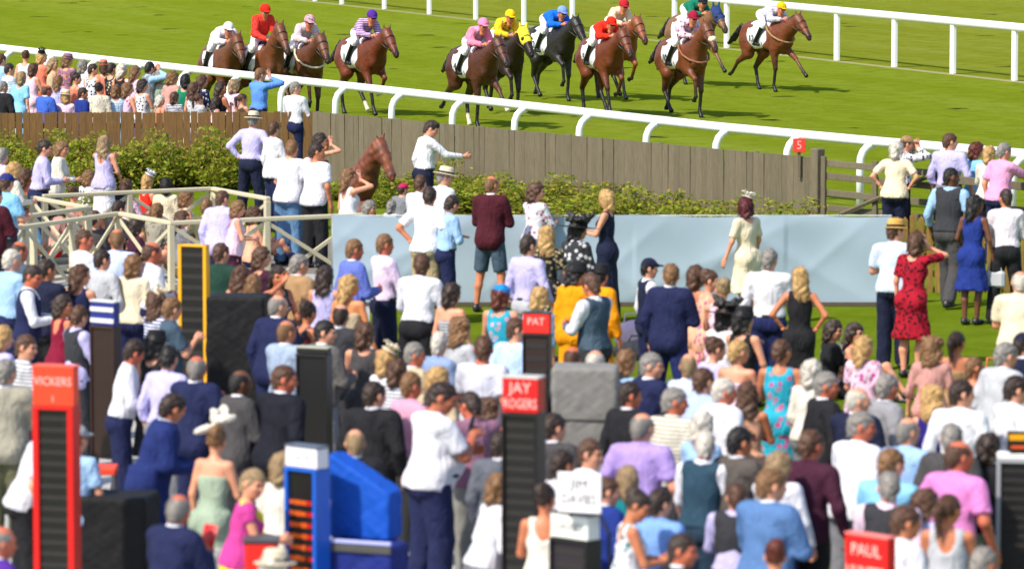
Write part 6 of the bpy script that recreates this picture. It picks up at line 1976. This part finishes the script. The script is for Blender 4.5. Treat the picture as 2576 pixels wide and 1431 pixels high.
# --- bottom left
P(112, 1040, "man in white t-shirt and black trousers left of the red board", H=1.74, yaw=-75, lean=16, arms=('relax', 'relax'), top=('polo', (206, 206, 216)), bottom=TR('black'), hair=('short', 'h_brown'), group=RING)
P(196, 1070, "woman in light blue top behind right side of red board", f, H=1.66, yaw=-20, top=('tee', 'ltblue'), bottom=TR('grey'), hair=('short', 'h_brown'), hat=('cap', 'ltgrey'), group=RING)
P(428, 990, "dark-haired man in royal blue long coat leaning to the right", H=1.78, yaw=-80, lean=16, hp=10, arms=('front', 'front'), top=('coat', (30, 44, 100)), bottom=TR('navy'), hair=('short', 'h_dark'), tone='tanned', fat=1.12, group=RING)
P(545, 1072, "bare-shouldered woman with cream bow hat and sage green dress", f, H=1.70, yaw=-25, dress=('strapless', 'sage'), hair=('updo', 'h_light'), hat=('bow', 'offwhite'), group=RING)
P(448, 1242, "balding grey man in navy suit at bottom, facing right", H=1.76, yaw=-55, hp=8, arms=('phone', 'front'), top=('jacket', 'navy'), bottom=TR('navy'), hair=('bald', 'h_grey'), tone='ruddy', hold=('paper', 'red', "small red card held by the balding man in navy suit"), group=RING)
P(634, 1180, "short-haired grey blonde woman in magenta top with yellow cuff", f, H=1.66, yaw=-80, hp=12, arms=('front', 'front'), top=('vest', 'magenta'), bottom=('skirt', 'lemon'), hair=('short', 'h_ash'), scarf=(214, 200, 40), fat=1.08, group=RING)
P(708, 1138, "elderly woman with pale hair and white blouse left of lit board", f, H=1.62, yaw=-30, top=('blouse', 'offwhite'), bottom=('skirt', 'beige'), hair=('bob', 'h_ash'), group=RING)
P(692, 1388, "person in cream sun hat at the bottom edge left of lit board", f, H=1.62, yaw=-30, top=('blouse', 'cream'), bottom=TR('beige'), hair=('bob', 'h_white'), hat=('panama', 'cream'), group=RING)
P(6, 1322, "grey-haired man in purple jacket at bottom left corner", H=1.74, yaw=-70, top=('jacket', 'purple'), bottom=TR('navy'), hair=('bald', 'h_grey'), tone='ruddy', group=RING)
# --- lower right
LR = "racegoers in the lower right"
P(1440, 872, "brown-haired man with bald crown above the grey cabinet", H=1.70, yaw=-40, top=('jacket', 'charcoal'), bottom=TR('black'), hair=('bald', 'h_brown'), tone='ruddy', group=LR)
P(1498, 880, "bald pink-headed man above the grey cabinet", H=1.70, yaw=-20, top=('shirt', 'grey'), bottom=TR('grey'), hair=('bald', 'h_white'), group=LR)
P(1578, 880, "woman with chestnut bob and pale blue top right of cabinet", f, H=1.66, yaw=-40, top=('blouse', 'ltblue'), bottom=TR('grey'), hair=('bob', 'h_light'), group=LR)
P(1640, 888, "grey-haired man in navy suit before the navy sweater man", H=1.74, yaw=-50, top=('jacket', 'navy'), bottom=TR('navy'), hair=('short', 'h_grey'), group=LR)
P(1732, 888, "bald pink-headed man with pale blue collar in mid right crowd", H=1.74, yaw=-30, top=('shirt', (196, 208, 230)), bottom=TR('grey'), hair=('bald', 'h_ash'), group=LR)
P(1800, 850, "woman in pale lilac blouse bending below the dark wide hat", f, H=1.62, yaw=-60, lean=12, top=('blouse', 'lavender'), bottom=('skirt', 'grey'), hair=('updo', 'h_brown'), group=LR)
P(1858, 856, "blonde woman with short hair and peach bare shoulders", f, H=1.66, yaw=-40, dress=('strapless', 'palepink'), hair=('short', 'h_blond'), group=LR)
P(1770, 926, "brown-haired man in light blue shirt in mid right crowd", H=1.76, yaw=-30, top=('shirt', (170, 190, 232)), bottom=TR('navy'), hair=('short', 'h_brown'), group=LR)
P(1822, 952, "white-haired man in white jacket right of light blue shirt", H=1.72, yaw=-50, top=('jacket', 'white'), bottom=TR('grey'), hair=('short', 'h_white'), tone='ruddy', group=LR)
P(1880, 960, "woman in pale pink dress with bare arm left of turquoise dress", f, H=1.62, yaw=-20, dress=('dress', 'peach'), hair=('long', 'h_brown'), tone='tanned', group=LR)
P(1966, 854, "woman with brown hair in turquoise and pink floral dress", f, H=1.70, yaw=-20, dress=('shift', 'turq', 'floral', (190, 60, 140)), hair=('short', 'h_brown'), tone='tanned', fat=1.08, group=LR)
P(2042, 905, "pale-haired person between turquoise dress and black suit", f, H=1.62, yaw=-40, top=('blouse', 'offwhite'), bottom=TR('grey'), hair=('bob', 'h_white'), group=LR)
P(2080, 936, "grey-haired man in black suit in right crowd", H=1.76, yaw=-60, top=('jacket', 'black'), bottom=TR('black'), hair=('short', 'h_grey'), tone='ruddy', fat=1.05, group=LR)
P(2160, 973, "white-haired man in dark navy suit right of black suit", H=1.72, yaw=-40, top=('jacket', 'dknavy'), bottom=TR('navy'), hair=('bald', 'h_white'), group=LR)
P(2232, 940, "grey-haired man in light grey suit in right crowd", H=1.76, yaw=-60, top=('jacket', (140, 140, 146)), bottom=TR('grey'), hair=('short', 'h_grey'), tone='ruddy', group=LR)
P(2350, 972, "woman with long curly blonde hair and indigo dress", f, H=1.68, yaw=-10, dress=('dress', 'indigo'), hair=('curly', 'h_blond'), group=LR)
P(2420, 956, "dark-haired man in white shirt right of curly blonde woman", H=1.78, yaw=-40, top=('shirt', 'white'), bottom=TR('black'), hair=('short', 'h_dark'), group=LR)
P(2556, 946, "dark-haired man in white shirt at right edge above gold sign", H=1.76, yaw=-60, top=('shirt', 'white'), bottom=TR('navy'), hair=('short', 'h_dark'), group=LR)
P(1586, 960, "dark brown haired man in black suit right of the grey cabinet", H=1.76, yaw=-60, top=('jacket', 'black'), bottom=TR('black'), hair=('short', 'h_dark'), tone='ruddy', group=LR)
P(1697, 976, "grey-haired man in grey striped shirt in right crowd", H=1.76, yaw=-50, top=('polo', 'stone', 'stripe', 'offwhite'), bottom=TR('charcoal'), hair=('short', 'h_grey'), tone='ruddy', group=LR)
P(1770, 1036, "white-haired person behind the white-haired man in dark gilet", f, H=1.68, yaw=-30, top=('blouse', 'ltblue'), bottom=TR('grey'), hair=('bob', 'h_white'), group=LR)
P(1774, 1084, "white-haired man in dark teal gilet over white shirt", H=1.74, yaw=-40, top=('shirt', 'white'), over=('waistcoat', (40, 66, 84)), bottom=TR((40, 60, 80)), hair=('short', 'h_white'), tone='ruddy', group=LR)
P(1616, 1038, "grey balding man in lilac polo shirt, back turned", H=1.78, yaw=-35, arms='relax', top=('polo', 'lilac'), bottom=TR('navy'), hair=('bald', 'h_grey'), fat=1.12, group=LR)
P(1862, 1074, "black-haired man in brown-grey blazer", H=1.78, yaw=-60, arms=('phone', 'down'), top=('jacket', (84, 78, 74)), bottom=TR('charcoal'), hair=('short', 'h_black'), tone='tanned', fat=1.05, group=LR)
P(1486, 1104, "brown-haired man in white shirt behind the white placard", H=1.76, yaw=-60, top=('shirt', 'white'), bottom=TR('royal'), hair=('short', 'h_brown'), group=LR)
P(1416, 1132, "dark-haired man beside the central black board and placard", H=1.72, yaw=-50, top=('shirt', 'white'), bottom=TR('navy'), hair=('short', 'h_dark'), tone='tanned', group=LR)
P(1394, 1040, "person in dark jacket with small yellow rosette by the central board", H=1.74, yaw=-30, top=('jacket', 'dkgrey'), bottom=TR('black'), hair=('short', 'h_dark'), group=LR)
P(1372, 1216, "woman with dark tied hair and white tank top with open back", f, H=1.66, yaw=-10, top=('tank', 'offwhite'), bottom=('skirt', 'offwhite'), hair=('updo', 'h_dark'), tone='tanned', group=LR)
P(1530, 1200, "person in royal blue jacket right of the white placard", H=1.62, yaw=-50, top=('jacket', 'royal'), bottom=TR('royal'), hair=('short', 'h_brown'), group=LR)
P(1578, 1172, "grey-blonde woman with teal scarf at neck below lilac polo", f, H=1.62, yaw=-20, top=('blouse', 'teal'), bottom=TR('grey'), hair=('bob', 'h_ash'), group=LR)
P(1606, 1236, "dark-haired woman with teal floral top looking down to right", f, H=1.66, yaw=-80, hp=25, arms=('front', 'front'), top=('tank', 'white', 'floral', 'teal'), bottom=('skirt', 'offwhite'), hair=('updo', 'h_dark'), tone='tanned', group=LR)
P(1660, 1230, "man in pale blue shirt behind the teal floral top woman", H=1.60, yaw=-30, top=('shirt', (120, 160, 226)), bottom=TR('navy'), hair=('short', 'h_dark'), group=LR)
P(1718, 1342, "dark-haired man in black jacket at the bottom edge", H=1.72, yaw=-60, top=('jacket', 'black'), bottom=TR('black'), hair=('short', 'h_dark'), tone='ruddy', group=LR)
P(1962, 1136, "blonde woman in white cardigan left of plum shirt", f, H=1.66, yaw=-40, top=('jacket', 'white'), bottom=TR('navy'), hair=('long', 'h_ash'), group=LR)
P(1940, 1180, "brown-haired man in steel blue suit jacket at the bottom", H=1.80, yaw=-50, top=('jacket', 'steel'), bottom=TR('steel'), hair=('short', 'h_light'), fat=1.13, group=LR)
P(1852, 1216, "person in white shirt under open dark jacket left of steel blue suit", H=1.55, yaw=-30, top=('shirtout', 'lavender'), over=('waistcoat', 'charcoal'), bottom=TR('black'), hair=('short', 'h_brown'), group=LR)
P(2040, 1081, "brown-haired man in plum shirt and black trousers", H=1.80, yaw=-35, arms=('relax', 'front'), top=('shirtout', 'plum'), bottom=TR('black'), hair=('short', 'h_brown'), tone='ruddy', fat=1.08, group=LR)
P(2166, 1036, "grey-haired man in white shirt left of light blue shirt man", H=1.78, yaw=-45, top=('shirtout', 'white'), bottom=TR('grey'), hair=('short', 'h_grey'), tone='ruddy', fat=1.1, group=LR)
P(2286, 1049, "balding grey man in light blue shirt in right crowd", H=1.76, yaw=-30, top=('shirt', (150, 186, 232)), bottom=TR('navy'), hair=('bald', 'h_grey'), group=LR)
P(2394, 1066, "grey-haired man in dark grey suit behind the pink polo", H=1.76, yaw=-40, top=('jacket', 'dkgrey'), bottom=TR('charcoal'), hair=('short', 'h_grey'), group=LR)
P(2412, 1108, "bald man in bright pink polo shirt, back turned", H=1.82, yaw=-35, arms='relax', top=('polo', (212, 128, 190)), bottom=TR('stone'), hair=('bald', 'h_brown'), tone='ruddy', fat=1.12, group=LR)
P(2242, 1128, "sandy-haired man in sky blue polo behind grey waistcoat man", H=1.78, yaw=-40, top=('polo', 'skyblue'), bottom=TR('navy'), hair=('short', 'h_light'), fat=1.12, group=LR)
P(2236, 1186, "grey-haired man in charcoal waistcoat over pale pink shirt", H=1.74, yaw=-20, top=('shirt', (226, 200, 220)), over=('waistcoat', 'charcoal'), bottom=TR('charcoal'), hair=('short', 'h_grey'), group=LR)
P(2278, 1272, "dark brown haired man in white shirt by the bottom red sign", H=1.76, yaw=-60, top=('shirt', 'white'), bottom=TR('grey'), hair=('short', 'h_brown'), tone='tanned', group=LR)
P(2388, 1243, "woman with brown ponytail and white and grey tank top", f, H=1.66, yaw=-10, top=('tank', 'ltgrey'), bottom=TR('charcoal'), hair=('pony', 'h_brown'), tone='tanned', group=LR)
P(2330, 1230, "woman in lilac shirt between waistcoat man and ponytail woman", f, H=1.60, yaw=-40, top=('blouse', 'lavender'), bottom=TR('grey'), hair=('bob', 'h_brown'), group=LR)
P(2476, 1376, "grey-haired head at the bottom right edge", H=1.74, yaw=-40, top=('shirt', 'grey'), bottom=TR('grey'), hair=('short', 'h_grey'), tone='ruddy', group=LR)
P(1950, 1358, "auburn-haired head at the bottom edge below the steel blue suit", f, H=1.66, yaw=-20, top=('blouse', 'cream'), bottom=TR('black'), hair=('updo', 'h_aub'), group=LR)
P(2490, 1090, "woman in black top with drink between pink polo and right board", f, H=1.64, yaw=-10, arms=('phone', 'down'), top=('tee', 'black'), bottom=('shorts', 'ltgrey'), hair=('bob', 'h_dark'), hold=('cup', 'white', "white plastic cup beside the man in pink polo"), group=LR)
# --- people sitting on the ground behind and between the cream railings
for k_, (x_, y_, yw_, top_, hair_, lb_) in enumerate([
    (318, 452, -30, ('blouse', 'palepink'), ('bob', 'h_brown'), "woman in pale pink blouse sitting left of the red dress woman"),
    (186, 470, -60, ('tank', 'dustpink'), ('updo', 'h_brown'), "woman in dusty pink top sitting at foot of the rearmost railing, left part"),
    (300, 505, -50, ('tee', 'charcoal'), ('short', 'h_dark'), "man in charcoal t-shirt sitting between the cream railings"),
    (395, 512, -40, ('blouse', 'stone', 'floral', 'brown'), ('bob', 'h_light'), "woman in brown patterned blouse sitting between the cream railings"),
    (240, 530, -30, ('tee', 'dkgrey'), ('short', 'h_brown'), "man in dark grey t-shirt sitting behind left end of near railing"),
    (460, 530, -60, ('blouse', 'grey'), ('long', 'h_brown'), "long-haired woman in grey blouse sitting left of railing post"),
    (520, 500, -20, ('tee', 'olive'), ('short', 'h_light'), "man in olive t-shirt sitting below the railing corner"),
    (345, 548, -70, ('blouse', 'plum'), ('bob', 'h_dark'), "woman in plum blouse sitting close behind the near railing"),
    (640, 520, -60, ('tank', 'peach'), ('bob', 'h_brown'), "woman in peach top sitting just left of the white t-shirt men"),
    (930, 505, -70, ('blouse', 'offwhite'), ('bob', 'h_grey'), "grey-haired woman in off-white blouse sitting below the horse sculpture")]):
    P(x_, y_, lb_, 'm' if top_[0] == 'tee' else 'f', yaw=yw_, legs='sit', arms=('lap', 'lap'), top=top_, bottom=('trousers', ('navy', 'jeans', 'charcoal', 'khaki')[k_ % 4]), hair=hair_, group=MIDL)
# --- more racegoers packed at the left rail
for k_, (x_, y_, H_, yw_, dr_, hair_, lb_) in enumerate([
    (84, 160, 1.62, -40, ('dress', 'palepink'), ('bob', 'h_brown'), "brown-haired woman in pale pink dress between beige and white dresses at rail"),
    (148, 190, 1.56, -30, ('sleeved', 'lavender'), ('long', 'h_light'), "woman in lavender dress behind the cream straw hat at rail"),
    (192, 184, 1.58, -60, ('dress', 'coral'), ('updo', 'h_dark'), "woman in coral dress with dark updo above royal blue jacket at rail"),
    (360, 200, 1.6, -40, ('dress', 'charcoal', 'check', 'white'), ('bob', 'h_dark'), "woman in monochrome dress before the binocular man at rail"),
    (400, 176, 1.62, -20, ('sleeved', 'sage'), ('bob', 'h_grey'), "grey-haired woman in sage dress right of binocular man at rail"),
    (488, 208, 1.56, -50, ('dress', 'white', 'floral', 'green'), ('long', 'h_brown'), "woman in white and green floral dress at right of rail crowd"),
    (610, 236, 1.42, -40, ('dress', 'tan'), ('pony', 'h_brown'), "woman in tan dress with ponytail left of the blue shirt photographer"),
    (292, 214, 1.54, -10, ('sleeved', 'skyblue', 'stripe', 'white'), ('bob', 'h_light'), "woman in sky blue striped dress in front rank of rail crowd")]):
    P(x_, y_, lb_, 'f', H=H_, yaw=yw_, dress=dr_, hair=hair_, group=RAILG)
# --- more people on the paving by the near cream railing
P(118, 652, "man in dark navy polo with tanned forearms behind navy waistcoat man", yaw=-40, arms=('front', 'front'), top=('polo', 'dknavy'), bottom=TR('black'), hair=('short', 'h_dark'), tone='tanned', group=RING)
P(160, 742, "woman in red top low behind the man in dark jacket at left", f, H=1.6, yaw=-60, top=('tank', 'burg'), bottom=('skirt', 'black'), hair=('bob', 'h_dark'), tone='tanned', group=RING)
P(258, 628, "man in pale grey shirt between white shirt and bald man at railing", H=1.72, yaw=-45, top=('shirt', 'ltgrey'), bottom=TR('charcoal'), hair=('short', 'h_dark'), group=RING)
P(338, 640, "woman in cream blouse between bald man and leaning white shirt man", f, yaw=-30, top=('blouse', 'cream'), bottom=TR('navy'), hair=('bob', 'h_light'), group=RING)
P(556, 612, "man in dark green polo right of the yellow framed board", H=1.74, yaw=-30, top=('polo', (30, 60, 50)), bottom=TR('khaki'), hair=('short', 'h_brown'), group=RING)
P(660, 622, "woman in plum dress above the fair-haired woman by black case", f, yaw=-50, dress=('sleeved', 'plum'), hair=('bob', 'h_brown'), group=RING)
P(752, 640, "man in beige jacket behind the woman with raised elbow", H=1.74, yaw=-40, top=('jacket', 'tan'), bottom=TR('charcoal'), hair=('short', 'h_grey'), group=RING)
P(820, 668, "woman in lavender dress left of the blonde with bare back", f, yaw=-20, dress=('dress', 'lavender'), hair=('long', 'h_dark'), group=RING)
P(776, 760, "woman in black and red patterned dress below the raised elbow woman", f, H=1.62, yaw=-50, dress=('dress', 'charcoal', 'floral', 'red'), hair=('updo', 'h_dark'), tone='tanned', group=RING)
P(920, 812, "woman in dark grey dress right of charcoal suited man", f, H=1.66, yaw=-20, dress=('dress', 'dkgrey'), hair=('bob', 'h_brown'), group=RING)
